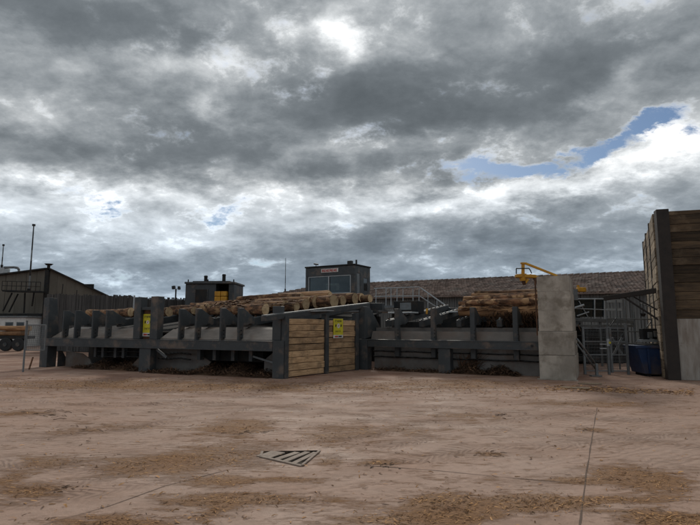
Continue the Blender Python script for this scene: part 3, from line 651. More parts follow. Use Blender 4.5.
# right deck pile
pile = [(6.85, 1.25, .02, .20, 3.5, 1, 'thick peeled log lying lowest and foremost on the right deck'),
        (6.9, 1.72, .02, .20, 3.2, 0, 'bottom'), (6.7, 2.2, .05, .2, 3.4, 0, 'bottom'), (6.9, 2.7, .05, .21, 3.0, 0, 'bottom'), (6.8, 3.2, .05, .2, 2.9, 1, 'bottom'),
        (6.8, 1.55, .30, .15, 2.5, 0, 'middle'), (6.9, 2.0, .30, .16, 3.6, 0, 'middle'), (6.8, 2.5, .30, .17, 3.6, 1, 'middle'), (6.9, 3.0, .30, .17, 2.8, 0, 'middle'), (6.9, 3.5, .30, .17, 2.8, 0, 'middle'),
        (6.8, 2.25, .48, .14, 3.2, 0, 'top'), (6.9, 2.75, .48, .15, 3.5, 1, 'top'), (6.7, 3.2, .48, .14, 2.6, 0, 'top')]
rg9 = random.Random(5)
pile += [(6.5+rg9.uniform(0, .4), 1.35+.28*k, .34+.035*k, rg9.uniform(.085, .125), rg9.uniform(2.2, 3.4), k % 3 == 1, 'uppermost') for k in range(8)]
cnt = {}
for i, (t_, n_, lf, r, Ln, pe, lab) in enumerate(pile):
    e = Rm @ Vector((t_, n_, ZR0+ZRK*n_+r+lf)); dv = dR+nR*random.uniform(-.05, .05)+Vector((0, 0, random.uniform(-.02, .02)))
    if ' ' not in lab:
        cnt[lab] = cnt.get(lab, 0)+1; lab = '%s log in the %s layer of the right deck heap, %s from the front' % ('bark-stripped' if pe else 'dark barky', lab, ORD[cnt[lab]-(lab != 'bottom')])
    make_log('log', e, dv, Ln, r, r*.92, lab, GRR, 'peeled' if pe else 'bark', 120+i)
# loose torn bark lying over both log piles
m = MB()
for _ in range(1300):
    if random.random() < .42:
        t_, n_ = random.uniform(5.9, 9.5), random.uniform(1.8, 7.2); p = Lm @ Vector((t_, n_, ZR0+ZRK*n_+random.uniform(.28, .40)))
    else:
        t_, n_ = random.uniform(3.5, 6.6), random.uniform(1.1, 3.4); p = Rm @ Vector((t_, n_, ZR0+ZRK*n_+random.uniform(.25, .42)+(n_-1.1)*.15))
    chips(m, (p.x, p.y), random.uniform(.06, .32), random.uniform(.01, .04), random.gauss(angL, .8), p.z, .35, .3)
m.build('torn_bark', 'strand', kind='stuff')

m = MB()
for _ in range(700):
    if random.random() < .35:
        t_, n_ = random.uniform(5.9, 9.6), random.uniform(1.6, 7.0); p = Lm @ Vector((t_, n_, ZR0+ZRK*n_+random.uniform(.26, .42))); yw = aD
    else:
        t_, n_ = random.uniform(3.5, 6.6), random.uniform(1.1, 3.4); p = Rm @ Vector((t_, n_, ZR0+ZRK*n_+random.uniform(.2, .45)+(n_-1.1)*.15)); yw = angR
    chips(m, (p.x, p.y), random.uniform(.2, .75), random.uniform(.03, .09), random.gauss(yw, .22), p.z, .12, .12)
m.build('bark_slab_litter', 'bark', kind='stuff')

# bark heaps below the decks, torn strips hanging and piled
def bark_heap(Mx, x0, x1, y0, y1, h, n, hang=()):
    m = MB()
    for _ in range(n):
        a = random.random(); x = x0+(x1-x0)*a; b = random.random(); y = y0+(y1-y0)*b
        prof = (math.sin(math.pi*a)**.6)*h*(.25+.75*b)*(.75+.5*math.sin(x*5+b*2))
        z = max(0, prof)*random.random()**.45
        p = Mx @ Vector((x, y, 0)); chips(m, (p.x, p.y), random.uniform(.04, .20), random.uniform(.008, .028), random.gauss(angL+.1, .9), z, .7, .25)
    return m.build('bark_heap', 'strand', kind='stuff')
def mound(Mx, x0, x1, y0, y1, h):
    m = MB(); nx, ny = 26, 8
    for j in range(ny+1):
        for i in range(nx+1):
            a, b = i/nx, j/ny; x = x0+(x1-x0)*a; y = y0+(y1-y0)*b
            z = (math.sin(math.pi*a)**.6)*h*(.25+.75*b)*(.7+.4*math.sin(x*5+b*2))*.8*(1 if j else 0)+random.uniform(-.02, .03)*(1 if j else 0)
            m.v.append(tuple(Mx @ Vector((x, y, z-.015))))
    m.f = [(j*(nx+1)+i, j*(nx+1)+i+1, (j+1)*(nx+1)+i+1, (j+1)*(nx+1)+i) for j in range(ny) for i in range(nx)]
    return m.build('bark_mound', 'strand', kind='stuff', smooth=True)
for (Mx, x0, x1, y0, y1, h, n) in ((Lm, 7.0, 10.5, -.1, 1.6, .55, 4200), (Lm, 1.6, 5.0, .05, 1.6, .5, 3000), (Lm, 5.5, 7.6, -.25, .4, .12, 900), (Rm, 3.3, 5.6, .05, .62, .34, 1800), (Rm, .4, 3.4, -.1, .5, .08, 600)):
    mound(Mx, x0, x1, y0, y1, h); bark_heap(Mx, x0, x1, y0, y1, h, n)
# bark shreds hanging under the right pile and standing against the hopper
m = MB()
for _ in range(900):
    p = Rm @ Vector((random.gauss(5.3, .45), random.uniform(1.0, 1.5), random.uniform(1.6, 2.1))); L_ = random.uniform(.06, .22)
    q_ = p+Vector((random.gauss(0, .08), random.gauss(0, .05), -L_)); s = Vector((.016, .008, 0))*random.uniform(.5, 1.6)
    m.add([p-s, p+s, q_+s*.5, q_-s*.5], [(0, 1, 2, 3)])
m.build('hanging_bark', 'strand', kind='stuff')
m = MB()
for _ in range(60):
    a = Vector((random.uniform(3.6, 4.2), .5, random.uniform(.05, .3))); b = a+Vector((random.uniform(-.2, .5), random.uniform(-.1, .05), random.uniform(.1, .5)))
    m.tube(Rm @ a, Rm @ b, .012, .005, 4)
m.build('hanging_bark', 'strand', kind='stuff')

# ------------------------------------------------------------------ concrete wall end
k0, k1 = G(541, 379.5), G(576.5, 381); angK = math.atan2(k1.y-k0.y, k1.x-k0.x); wk = (k1-k0).length
KW = thing('concrete_wall', 'tall cast concrete wall end standing right of the short log deck', 'concrete wall', k0, angK)
zs = [0, .72, 1.43, 2.05, 2.62, 3.08]
for i in range(5):
    e = .0 if i < 2 else .012
    MB().box(.0-.03*(i < 2), wk-e-.012*i, .0+e, 2.2, zs[i]+(.004 if i < 3 else .0008), zs[i+1]-(.004 if i < 2 else .0008)).build('block', 'concrete', KW, bevel=.012 if i < 2 else .004)
MB().box(-.07, -.035, .02, .10, 1.3, 3.03).build('edge_angle', 'rust', KW)
MB().box(-.10, wk+.05, -.05, .02, 0, .03).build('footing', 'concrete', KW)

# yellow manual crane standing behind the concrete wall
yb = at(526, 272, 17.2)
YC = thing('jib_crane', 'yellow hydraulic grab arm with black hoop guard above the log pile', 'crane', (yb.x, yb.y, 0))
def yl(u, v, dy=0): p = at(u, v, 17.2+dy); return p-Vector((yb.x, yb.y, 0))
MB().tube(yl(523, 263.5), yl(523, 274), .055, n=10).build('mast', 'orange', YC, smooth=False)
MB().tube(yl(523, 262.6), yl(523, 264), .085, n=12).build('mast_cap', 'orange', YC)
MB().bar(yl(515.5, 276), yl(535, 276.5), .22, .11).build('body', 'orange', YC, bevel=.02)
m = MB().tube(yl(522.5, 274), yl(523, 281), .13, .10, 12); m.build('motor', 'orange', YC)
MB().tube(yl(523.5, 281), yl(524.5, 285), .07, .05, 10).build('motor_foot', 'rust', YC)
MB().bar(yl(525, 283), yl(528, 279), .08, .08).build('bracket', 'orange', YC, bevel=.01)
MB().tube(yl(530, 276), yl(538, 277.5, .1), .07, .05, 10).build('side_arm', 'orange', YC)
MB().bar(yl(525, 263.2), yl(557, 275.8, .1), .07, .07).build('jib', 'orange', YC, bevel=.01)
m = MB(); hp = [(516.3, 274), (516.3, 268.4), (529, 268.4), (530.5, 270.5), (531.6, 273.5)]
for a, b in zip(hp, hp[1:]): m.tube(yl(*a, -.12), yl(*b, -.12), .018, n=6)
m.build('hoop_guard', 'black', YC)
MB().bar(yl(534, 278, .15), Vector((k1-yb)[:2]).to_3d()+Vector((-.5, 1.2, 2.9)), .09, .09).build('wall_bracket', 'rust', YC)
oc = at(581, 289.5, 19.0)
t = thing('hydraulic_valve', 'small orange hydraulic fitting showing right of the concrete wall top', 'machine part', (oc.x, oc.y, oc.z-.09))
MB().box(-.14, .16, -.1, .1, 0, .17).build('valve_body', 'orange', t, bevel=.03); MB().tube((-.1, 0, .17), (-.1, 0, .25), .05).build('valve_knob', 'orange', t)
MB().box(-.3, -.15, -.06, .06, -.3, .1).build('bracket', 'galv_dull', t)

# ------------------------------------------------------------------ retaining wall on the right
pw = G(674, 380)
FRW = thing('retaining_wall', 'tall dark timber and concrete retaining wall at the right edge', 'retaining wall', pw, R(-17))
HT = 5.08
MB().box(-.17, .17, -.10, .22, 0, HT+.05).build('corner_post', 'post_dark', FRW, bevel=.012)
z = 1.80; k = 0
while z < HT-.1:
    h = min(.262+random.uniform(-.03, .03), HT-z); j = random.uniform(-.02, .02)
    xs = [.175, 6.0] if k % 3 else [.175, .175+random.uniform(1.0, 3.0), 6.0]
    for a, b in zip(xs, xs[1:]): MB().box(a+.002, b-.004, .02+j, .14+j, z, z+h-.010).build('plank', 'plank_old', FRW, bevel=.008)
    z += h; k += 1
MB().box(.175, 6.0, .165, .2, 1.797, HT-.1).build('backing_board', 'dark', FRW)  # added dark sheet that stops sky glinting through the plank gaps
MB().box(.175, 6.0, .0, .3, 0, 1.795).build('concrete_base', 'concrete_stain', FRW, bevel=.015)
# receding side of planks between posts
posts = [(674, 380, None)]
side = [pw.copy()]
for u, v in ((657, 224), (653, 234), (649.5, 242)):
    # top of each post is level with the corner post
    r = ray(u, v); s = (HT-EYE)/r.z; p = Vector((r.x*s, r.y*s, 0)); side.append(p)
SW = thing('retaining_wall', 'receding plank side of the tall wall, its steel posts stepping away behind the corner', 'retaining wall', pw, math.atan2(side[-1].y-side[0].y, side[-1].x-side[0].x))
LS = (side[-1]-side[0]).length
for i in range(3):
    x0 = LS/3*(i+1)
    MB().box(x0-.09, x0+.09, -.10, .27, 0, HT+.03).build('post', 'post_dark', SW, bevel=.01)
    a = LS/3*i+(.10 if i else .26); b = x0-.095; z = 0.02
    while z < HT-.12:
        h = min(.262+random.uniform(-.02, .02), HT-z); j = random.uniform(-.02, .02)
        MB().box(a, b, .10+j*.5, .245+j*.5, z, z+h-.012).build('plank', 'plank_grey', SW, bevel=.008); z += h

# sloping steel boom fixed to the corner post
A_, B_ = at(604, 298.5, 17.6), at(667, 289, 16.4)
t = thing('steel_boom', 'sloping dark steel boom with struts reaching left from the tall wall', 'steel boom', (B_.x, B_.y, B_.z))
def bl(p): return Vector(p)-B_
MB().bar(bl(A_), bl(B_), .16, .15).build('boom', 'post_dark', t, bevel=.01)
MB().bar(bl(at(604, 296.6, 17.65)), bl(at(667, 286.8, 16.45)), .10, .03).build('boom_flange', 'post_dark', t)
for (u0, v0, u1, v1, r) in ((623, 296.5, 665, 324, .03), (634, 297, 663, 313, .025), (640, 303, 652, 308, .015)):
    MB().tube(bl(at(u0, v0, 17.2)), bl(at(u1, v1, 16.4)), r, n=8).build('strut', 'post_dark', t)
MB().tube(bl(at(643, 303, 16.9)), bl(at(643, 314, 16.9)), .012, n=6).build('hook_cable', 'black', t); MB().tube(bl(at(643, 313.5, 16.9)), bl(at(643, 316.5, 16.9)), .09, .05, 10).build('lamp_shade', 'black', t)

# ------------------------------------------------------------------ gate, skip, handrail
g0, g1 = G(584.5, 374.5), G(637, 376.5); g1 = Vector((9.2, 17.3, 0))
angG = math.atan2(g1.y-g0.y, g1.x-g0.x); wg = (g1-g0).length
t = thing('metal_gate', 'grey tubular steel gate with mesh infill between the concrete and timber walls', 'gate', g0, angG)
def zof(v, p): return EYE+(ray(350, v).z/ray(350, v).y)*p.y
zt = zof(327, g0)
xm = wg*.56
for x, nm in ((0, 'gate_post'), (xm-.07, 'gate_post'), (wg-.12, 'gate_post')): MB().box(x, x+.075, 0, .075, 0, zt+(.12 if x > wg*.6 else 0)).build(nm, 'galv_dull', t, bevel=.006)
MB().box(xm+.03, xm+.10, .0, .07, 0.06, zt).build('gate_post', 'galv_dull', t, bevel=.006)
for z in (.10, .62, 1.05, zt-.06):
    MB().box(.08, xm-.075, .02, .055, z, z+.035).build('gate_rail', 'galv_dull', t); MB().box(xm+.105, wg-.125, .02, .055, z, z+.035).build('gate_rail', 'galv_dull', t)
MB().bar((xm+.14, .06, .62), (wg-.2, .06, 1.2), .02, .07).build('cross_brace', 'galv_dull', t); MB().bar((xm+.14, .085, 1.2), (wg-.2, .085, .62), .02, .07).build('cross_brace', 'galv_dull', t)
m = MB()
for k in range(1, 26):
    x = .08+k*(wg-.2)/26; m.box(x-.003, x+.003, .035, .041, .1, zt-.04)
for k in range(1, 14): m.box(.08, wg-.13, .042, .047, .1+k*.11, .106+k*.11)
m.build('mesh_infill', 'galv_dull', t, kind='stuff')
MB().box(xm-.08, xm+.01, -.03, -.002, .92, 1.16).build('lock_box', 'galv', t, bevel=.006)
MB().box(xm-.02, xm+.05, -.035, -.031, 1.0, 1.07).build('padlock', 'yellow', t)
for z in (.83, .97): MB().box(xm-.30, xm-.09, -.02, .01, z, z+.03).build('latch_bar', 'galv', t)

c0, c1 = G(640, 377.2), G(668, 377.0)
t = thing('skip_container', 'blue steel waste container behind the gate at the foot of the timber wall', 'container', G(641.5, 376.5), R(-6))
Hc = .96
MB().add([(0.12, .0, .08), (1.25, 0, .08), (1.25, 1.0, .08), (.12, 1.0, .08), (-.10, -.02, Hc), (1.3, -.02, Hc), (1.3, 1.05, Hc), (-.10, 1.05, Hc)],
         [(0, 3, 2, 1), (0, 1, 5, 4), (1, 2, 6, 5), (2, 3, 7, 6), (3, 0, 4, 7), (4, 5, 6, 7)]).build('body', 'blue', t, bevel=.015)
MB().box(-.13, 1.33, -.06, -.021, Hc-.08, Hc).build('rim', 'blue', t, bevel=.008)
for x in (.25, .65, 1.05): MB().bar((x, -.035, .1), (x-.03, -.05, Hc-.09), .06, .04).build('rib', 'blue', t)
for x in (.2, 1.1): MB().box(x, x+.12, .05, .9, 0, .08).build('skid', 'steel_dark', t)
MB().box(.2, 1.2, .1, .9, Hc+.002, Hc+.04).build('lid', 'steel_dark', t, bevel=.01)
p = at(653, 333, 17.3)
t = thing('control_panel', 'dark control unit with white box standing above the blue container', 'control panel', (p.x, p.y, 1.06))
MB().box(-.38, .2, 0, .3, .0, .08).build('base', 'galv', t); MB().box(-.30, .22, .05, .3, .08, .44).build('housing', 'steel_dark', t, bevel=.02)
MB().box(-.18, -.02, -.02, .045, .12, .32).build('gauge', 'galv_dull', t, bevel=.02); MB().box(.02, .18, -.02, .045, .16, .36).build('gauge', 'galv_dull', t, bevel=.02)
MB().tube((-.1, .03, .1), (.15, .03, .03), .03).build('pipe', 'galv', t)
MB().box(.24, .44, -.04, .12, .02, .48).build('white_box', 'white', t, bevel=.015)
def pf0(u, v, Y): return at(u, v, Y)
o_ = at(620, 345, 19.4)
t = thing('pipework', 'grey pipework standing behind the gate and above the blue container', 'pipework', (o_.x, o_.y, 0))
for u, v0 in ((607, 316), (616, 300), (625, 302), (634, 312), (644, 318), (652, 318)): p1 = at(u, v0, 19.4); MB().tube((p1.x-o_.x, 0, 0), (p1.x-o_.x, 0, p1.z), .028, n=6).build('upright', 'galv_dull', t)
for v0 in (318.5, 331, 343): pa_, pb_ = at(606, v0, 19.4), at(656, v0+1, 19.4); MB().tube((pa_.x-o_.x, -.06, pa_.z), (pb_.x-o_.x, -.06, pb_.z), .024, n=6).build('cross_pipe', 'galv_dull', t)
for (ua, va, ub, vb) in ((607, 331, 616, 318), (616, 343, 625, 331), (636, 343, 652, 320)): pa_, pb_ = at(ua, va, 19.3), at(ub, vb, 19.3); MB().tube((pa_.x-o_.x, -.1, pa_.z), (pb_.x-o_.x, -.1, pb_.z), .02, n=6).build('brace', 'steel', t)
# handrail leaning down beside the concrete wall
h0 = G(597, 376.5)
t = thing('handrail', 'short grey handrail sloping down beside the concrete wall', 'handrail', h0)
def hl(u, v, Y): return at(u, v, Y)-h0
MB().tube(hl(577, 339, 15.9), hl(596.5, 365, 16.9), .03, n=8).build('rail', 'galv_dull', t, smooth=True)
MB().tube(hl(577, 344, 15.9), hl(595.5, 369, 16.9), .025, n=8).build('rail', 'galv_dull', t, smooth=True)
MB().box(-.04, .04, -.04, .04, 0, .40).build('foot_post', 'galv_dull', t, bevel=.01)
MB().box(-.2, .12, -.1, .1, 0, .04).build('foot_plate', 'galv_dull', t)

# ------------------------------------------------------------------ long tiled shed behind
e0 = at(242, 299.5, 44); e1 = at(700, 290.5, 27.0)             # eaves, left and right
r0 = at(318, 286.5, 44); r1 = at(712, 270.5, 32.5)             # ridge
e0.z -= .1
SH = thing('tiled_shed', 'long low grey shed with a lichen-covered tiled roof behind the log decks', 'shed', (e1.x, e1.y, 0))
so = Vector((e1.x, e1.y, 0))
m = MB(); nrm = Vector((0, 0, 1))
m.add([e0-so, e1-so, r1-so, r0-so, e0-so+Vector((0, 0, -.06)), e1-so+Vector((0, 0, -.06)), r1-so+Vector((0, 0, -.06)), r0-so+Vector((0, 0, -.06))], [(0, 1, 2, 3), (4, 7, 6, 5), (0, 4, 5, 1), (2, 6, 7, 3), (0, 3, 7, 4), (1, 5, 6, 2)])
m.build('roof_deck', 'tile', SH)
m = MB(); rows, cols = 13, 150
up = Vector((0, 0, 1))
for j in range(rows):
    for i in range(cols):
        b0, b1 = j/rows, (j+1.12)/rows; a0, a1 = i/cols, (i+.86)/cols
        jj = random.uniform(-.012, .012)
        def pt(a, b): return e0.lerp(e1, a).lerp(r0.lerp(r1, a), min(b, 1))-so
        lo = .10+jj; hi = .02
        q = [pt(a0, b0), pt(a1, b0), pt(a1, b1), pt(a0, b1)]
        cz = [lo, lo, hi, hi]; mid0 = (q[0]+q[1])/2+up*(lo+.05); mid1 = (q[2]+q[3])/2+up*(hi+.05)
        vs = [q[0]+up*lo*.6, mid0, q[1]+up*lo*.6, q[2]+up*hi, mid1, q[3]+up*hi, q[0], q[1]]
        m.add(vs, [(0, 1, 4, 5), (1, 2, 3, 4), (6, 0, 1), (6, 1, 7), (7, 1, 2)])
m.build('roof_tile', 'tile', SH, kind='stuff')
m = MB()
for i in range(70):
    a0, a1 = i/70, (i+.97)/70
    m.tube(r0.lerp(r1, a0)-so+up*.06, r0.lerp(r1, a1)-so+up*.08, .10, .12, 6)
m.build('ridge_tile', 'tile', SH, kind='stuff')
wa, wb = Vector((e0.x, e0.y+.5, 0))-so, Vector((e1.x, e1.y+.5, 0))-so
dW = (wb-wa).normalized(); sW = Vector((-dW.y, dW.x, 0))
nseg = 64
for i in range(nseg):                                          # upright wall sheets with standing ribs
    a, b = wa.lerp(wb, i/nseg), wa.lerp(wb, (i+1)/nseg-.0006)
    z1 = (e0.z+(e1.z-e0.z)*(i+.5)/nseg)+.05
    mm = MB().add([a, b, b+sW*.06, a+sW*.06]+[p+Vector((0, 0, z1)) for p in (a, b, b+sW*.06, a+sW*.06)], [(0, 3, 2, 1), (4, 5, 6, 7), (0, 1, 5, 4), (2, 3, 7, 6), (0, 4, 7, 3), (1, 2, 6, 5)])
    for f in (.1, .45, .8):
        c = a.lerp(b, f); c2 = a.lerp(b, f+.12)
        mm.add([c, c-sW*.05, c2-sW*.05, c2]+[p+Vector((0, 0, z1-.01)) for p in (c, c-sW*.05, c2-sW*.05, c2)], [(0, 1, 5, 4), (1, 2, 6, 5), (2, 3, 7, 6)])
    mm.build('wall_sheet', 'sheet', SH)
MB().add([wa+sW*.09, wb+sW*.09, wb+sW*.09+Vector((0, 0, e1.z+.05)), wa+sW*.09+Vector((0, 0, e0.z+.05))], [(0, 1, 2, 3)]).build('sky_gap_backing', 'dark', SH)  # dark sheet added behind the joints to block sky showing through
MB().add([wa+sW*6, wb+sW*6, wb+sW*6+Vector((0, 0, 3)), wa+sW*6+Vector((0, 0, 3))], [(0, 1, 2, 3)]).build('back_wall', 'sheet', SH)
for (u0, v0, u1, v1) in ((579, 296.5, 608, 318),):
    pass
# glazed bay of the shed, behind the gate
bay = thing('glazed_screen', 'dark glazed screen in a pale steel frame behind the gate', 'window screen', at(574, 318, 21.0))
b0 = bay.location.copy()
def bb(u, v, d=0): return at(u, v, 21.0+d)-b0
MB().add([bb(574, 299), bb(604, 299), bb(604, 317), bb(574, 317), bb(574, 299, .05), bb(604, 299, .05), bb(604, 317, .05), bb(574, 317, .05)], [(0, 1, 2, 3), (7, 6, 5, 4), (0, 4, 5, 1), (1, 5, 6, 2), (2, 6, 7, 3), (3, 7, 4, 0)]).build('pane', 'glass', bay)
for (u0, v0, u1, v1, r) in ((574, 299, 605, 299, .025), (574, 308.5, 622, 310.5, .02), (594.7, 299, 594.7, 322, .03), (604.5, 299, 604.5, 319, .03), (579, 301, 588, 317, .02), (575, 308, 584, 305, .05), (577, 316, 589, 312, .03)):
    MB().tube(bb(u0, v0, -.06), bb(u1, v1, -.06), r, n=6).build('frame_bar', 'galv', bay)
MB().bar(bb(574, 319.5, -.1), bb(634, 322, -.1), .14, .14).build('sill_beam', 'galv_dull', bay, bevel=.01)
MB().bar(bb(574, 325.5, -.1), bb(634, 326, -.1), .08, .08).build('sill_beam', 'galv_dull', bay, bevel=.01)
for u in (574, 600, 634): MB().tube(bb(u, 322, -.1), Vector((bb(u, 322, -.1).x, -.1, -b0.z)), .05, n=8).build('support_post', 'galv_dull', bay)
for (v0, v1) in ((300, 306), (308.5, 310)):
    MB().bar(bb(607, v0+1, .4), bb(622, v0+1, .4), .02, .12).build('slat', 'galv', bay)
for u in (626, 634): MB().tube(bb(u-3, 300, -.05), bb(u-1, 325, -.05), .02, n=6).build('support_post', 'galv_dull', bay)
# dark machinery bay under the screen
t = thing('machine_bay', 'dark open machine bay beneath the glazed screen behind the gate', 'machine bay', (b0.x, 22.6, 0))
MB().box(-.6, 3.0, 0, .1, 0, 1.52).build('back_panel', 'dark', t)
for z in (.35, .8, 1.15): MB().box(-.5, 2.4, -.35, -.28, z, z+.05).build('shelf_rail', 'steel', t)
MB().box(-.3, 1.4, -.6, -.1, .1, .32).build('machine_bed', 'steel', t, bevel=.02)
for x in (-.5, 1.0, 2.4): MB().box(x, x+.09, -.37, -.27, 0, 1.5).build('upright', 'steel', t)

# ------------------------------------------------------------------ operator cabin
cb = at(354.5, 292, 27); fz = 2.45
CB = thing('operator_cabin', 'charcoal operator cabin with wide front window and red lettered sign', 'cabin', (cb.x, cb.y, fz), R(-30))
Wc, Dc, Hc = 3.1, 1.75, 2.28          # front runs along local -x from the near corner
def cbox(x0, x1, y0, y1, z0, z1, nm, m, par=None, bev=.012): return MB().box(x0, x1, y0, y1, z0, z1).build(nm, m, par or CB, bevel=bev)
cbox(-Wc, 0, 0, .1, 0, .82, 'wall', 'steel'); cbox(-Wc, 0, 0, .1, 1.80, Hc, 'wall', 'steel')
cbox(-Wc, -Wc+.2, 0, .1, .825, 1.795, 'wall', 'steel'); cbox(-.22, 0, 0, .1, .825, 1.795, 'wall', 'steel')
cbox(-Wc, -Wc+.08, .105, Dc, 0, Hc, 'wall', 'steel'); [cbox(*q, 'wall', 'steel') for q in ((-Wc+.085, -.085, Dc-.08, Dc, 0, 1.0), (-Wc+.085, -.085, Dc-.08, Dc, 1.52, Hc), (-Wc+.085, -2.85, Dc-.08, Dc, 1.003, 1.517), (-1.95, -.085, Dc-.08, Dc, 1.003, 1.517))]; cbox(-2.845, -1.955, Dc-.05, Dc-.03, 1.005, 1.515, 'rear_window', 'clear', bev=0); cbox(-1.5, -.5, .5, .9, .6, 1.05, 'console', 'steel_dark'); cbox(-.085, -.083, .3, 1.6, 1.0, 1.6, 'inner_lining', 'galv_dull', bev=0)
cbox(-.08, 0, .105, .28, 0, Hc, 'wall', 'steel'); cbox(-.08, 0, .62, 1.02, 0, Hc, 'wall', 'steel'); cbox(-.08, 0, 1.42, Dc, 0, Hc, 'wall', 'steel')
cbox(-.08, 0, .285, .615, 1.9, Hc, 'wall', 'steel'); cbox(-.08, 0, 1.025, 1.415, 1.68, Hc, 'wall', 'steel'); cbox(-.08, 0, 1.025, 1.415, 0, 1.0, 'wall', 'steel')
cbox(-.06, -.02, .285, .615, .0, 1.895, 'door', 'galv_dull'); cbox(-.05, -.015, 1.03, 1.41, 1.005, 1.675, 'side_window', 'glass', bev=0)
cbox(-Wc-.04, .04, -.04, Dc+.04, Hc+.003, Hc+.08, 'roof', 'steel_dark'); cbox(-Wc+.1, -.1, .11, Dc-.1, -.05, 0, 'floor', 'steel_dark')
f = cbox(-Wc+.205, -.225, .03, .05, .83, 1.79, 'window', 'clear', bev=0)
cbox(-Wc+.2, -Wc+.25, -.015, .025, .83, 1.79, 'frame', 'galv', f); cbox(-.27, -.22, -.015, .025, .83, 1.79, 'frame', 'galv', f); cbox(-1.62, -1.55, -.015, .025, .83, 1.79, 'frame', 'galv', f)
cbox(-Wc+.255, -1.625, -.012, .025, 1.745, 1.79, 'frame', 'galv', f); cbox(-1.545, -.275, -.012, .025, 1.745, 1.79, 'frame', 'galv', f)
cbox(-Wc+.255, -1.625, -.012, .025, .83, .875, 'frame', 'galv', f); cbox(-1.545, -.275, -.012, .025, .83, .875, 'frame', 'galv', f)
cbox(-2.0, -1.6, .6, .8, .6, 1.3, 'seat_back', 'black')
sg = cbox(-2.06, -.98, -.03, -.003, 1.97, 2.18, 'name_board', 'white')
rg = random.Random(11); m = MB(); n = 8
for i in range(n):
    x = -2.0+i*.122; k = i % 4; s = .03; ww = .098; z0, z1 = 2.005, 2.145
    m.box(x, x+s, -.036, -.0305, z0, z1)
    if k in (0, 2): m.box(x+ww-s, x+ww, -.036, -.0305, z0, z1)
    if k in (0, 1, 3): m.box(x+s, x+ww-(s if k == 0 else 0), -.036, -.0305, z1-.03, z1)
    if k in (1, 3): m.box(x+s, x+ww, -.036, -.0305, z0, z0+.03)
    m.box(x+s, x+ww-(s if k in (0, 2) else .02), -.036, -.0305, 2.06, 2.088)
m.build('lettering', 'red', sg)
MB().tube((-2.55, .2, Hc+.08), (-2.55, .2, Hc+.2), .02).build('camera_bracket', 'black', CB); MB().bar((-2.66, .2, Hc+.24), (-2.36, .1, Hc+.18), .09, .08).build('camera_body', 'black', CB)
MB().box(-.62, -.36, .3, .5, Hc+.08, Hc+.30).build('beacon', 'black', CB, bevel=.01); MB().tube((.0, .2, Hc+.085), (.0, .2, Hc+.30), .05, n=8).build('vent_pipe', 'black', CB)
# platform carrying the cabin, railing, stair
PF = thing('cabin_platform', 'galvanised steel platform with railing and stair right of the operator cabin', 'platform', (cb.x, cb.y, 0), R(-30))
MB().box(-3.3, 1.6, -.2, 2.2, 2.28, 2.39).build('floor_plate', 'galv_dull', PF, bevel=.01)
for x in (-3.1, -1.0, 1.3):
    for y in (0, 2.0): MB().box(x-.08, x+.08, y-.08, y+.08, 0, 2.275).build('leg', 'steel', PF)
inv = (Matrix.Translation((cb.x, cb.y, 0)) @ Matrix.Rotation(R(-30), 4, 'Z')).inverted()
def pf(u, v, Y): return inv @ at(u, v, Y)
YR = 26.5
m = MB().bar(pf(372, 307, YR), pf(419, 306.5, YR), .5, .12); m.build('walkway', 'galv_dull', PF)
for (a, b) in (((374, 288.5), (419, 287)), ((374, 296.5), (419, 296)), ((419, 287), (450, 309)), ((419, 295.5), (447, 314))): MB().tube(pf(*a, YR), pf(*b, YR), .026, n=6).build('handrail', 'galv', PF)
for u in (376, 386, 391, 397, 403, 413, 419): MB().tube(pf(u, 288.5, YR), pf(u, 306, YR), .024, n=6).build('baluster', 'galv', PF)
for (a, b) in (((421, 288), (452, 309.5)), ((421, 297), (448, 315))): MB().tube(pf(*a, YR+1.0), pf(*b, YR+1.0), .026, n=6).build('handrail', 'galv', PF)
for u, v in ((428, 294), (437, 300.5), (447, 308)): MB().tube(pf(u, v, YR), pf(u, v+16, YR), .022, n=6).build('baluster', 'galv', PF)
for k in range(9):
    u = 420+k*3.6; v = 307+k*2.6; MB().bar(pf(u, v, YR+.1), pf(u+.5, v+.1, YR+.9), .25, .04).build('stair_tread', 'galv_dull', PF)
# ------------------------------------------------------------------ machine house with orange unit
mh = at(234, 305, 30.0)
MH = thing('machine_house', 'dark grey flat-roofed machine house with two roof stacks behind the left deck', 'machine house', (mh.x-2.83, 30, 0), R(-2))
top = at(210, 284, 30).z
MB().box(0, 1.78, 0, 2.2, 0, top).build('wall', 'steel', MH, bevel=.02); MB().box(2.52, 2.83, 0, 2.2, 0, top).build('wall', 'steel', MH, bevel=.02)
MB().box(1.785, 2.515, 1.2, 2.2, 0, top-.02).build('wall', 'steel_dark', MH)
MB().box(-.03, 2.9, -.12, 2.3, top+.003, top+.12).build('roof', 'steel', MH, bevel=.02); MB().box(.3, 2.5, .3, 2.0, top+.123, top+.2).build('roof_deck', 'steel_dark', MH, bevel=.02)
MB().box(.58, 1.30, -.03, -.003, 2.0, top-.32).build('door', 'steel_dark', MH, bevel=.01); MB().box(.56, .6, -.05, -.031, 2.0, top-.3).build('door_frame', 'steel', MH)
MB().box(1.28, 1.32, -.05, -.031, 2.0, top-.3).build('door_frame', 'steel', MH)
for x, r, h in ((.98, .10, .34), (2.06, .10, .42)):
    o = MB().tube((x, .6, top+.12), (x, .6, top+.12+h), r, n=12).build('roof_stack', 'steel_dark', MH); MB().tube((x-.0, .6, top+.12+h), (x, .6, top+.2+h), r*1.25, r*.9, 12).build('stack_cap', 'steel_dark', o)
for x in (.15, 1.3, 2.8): MB().tube((x, .0, top+.12), (x, .0, top+.26), .035).build('lifting_lug', 'steel_dark', MH)
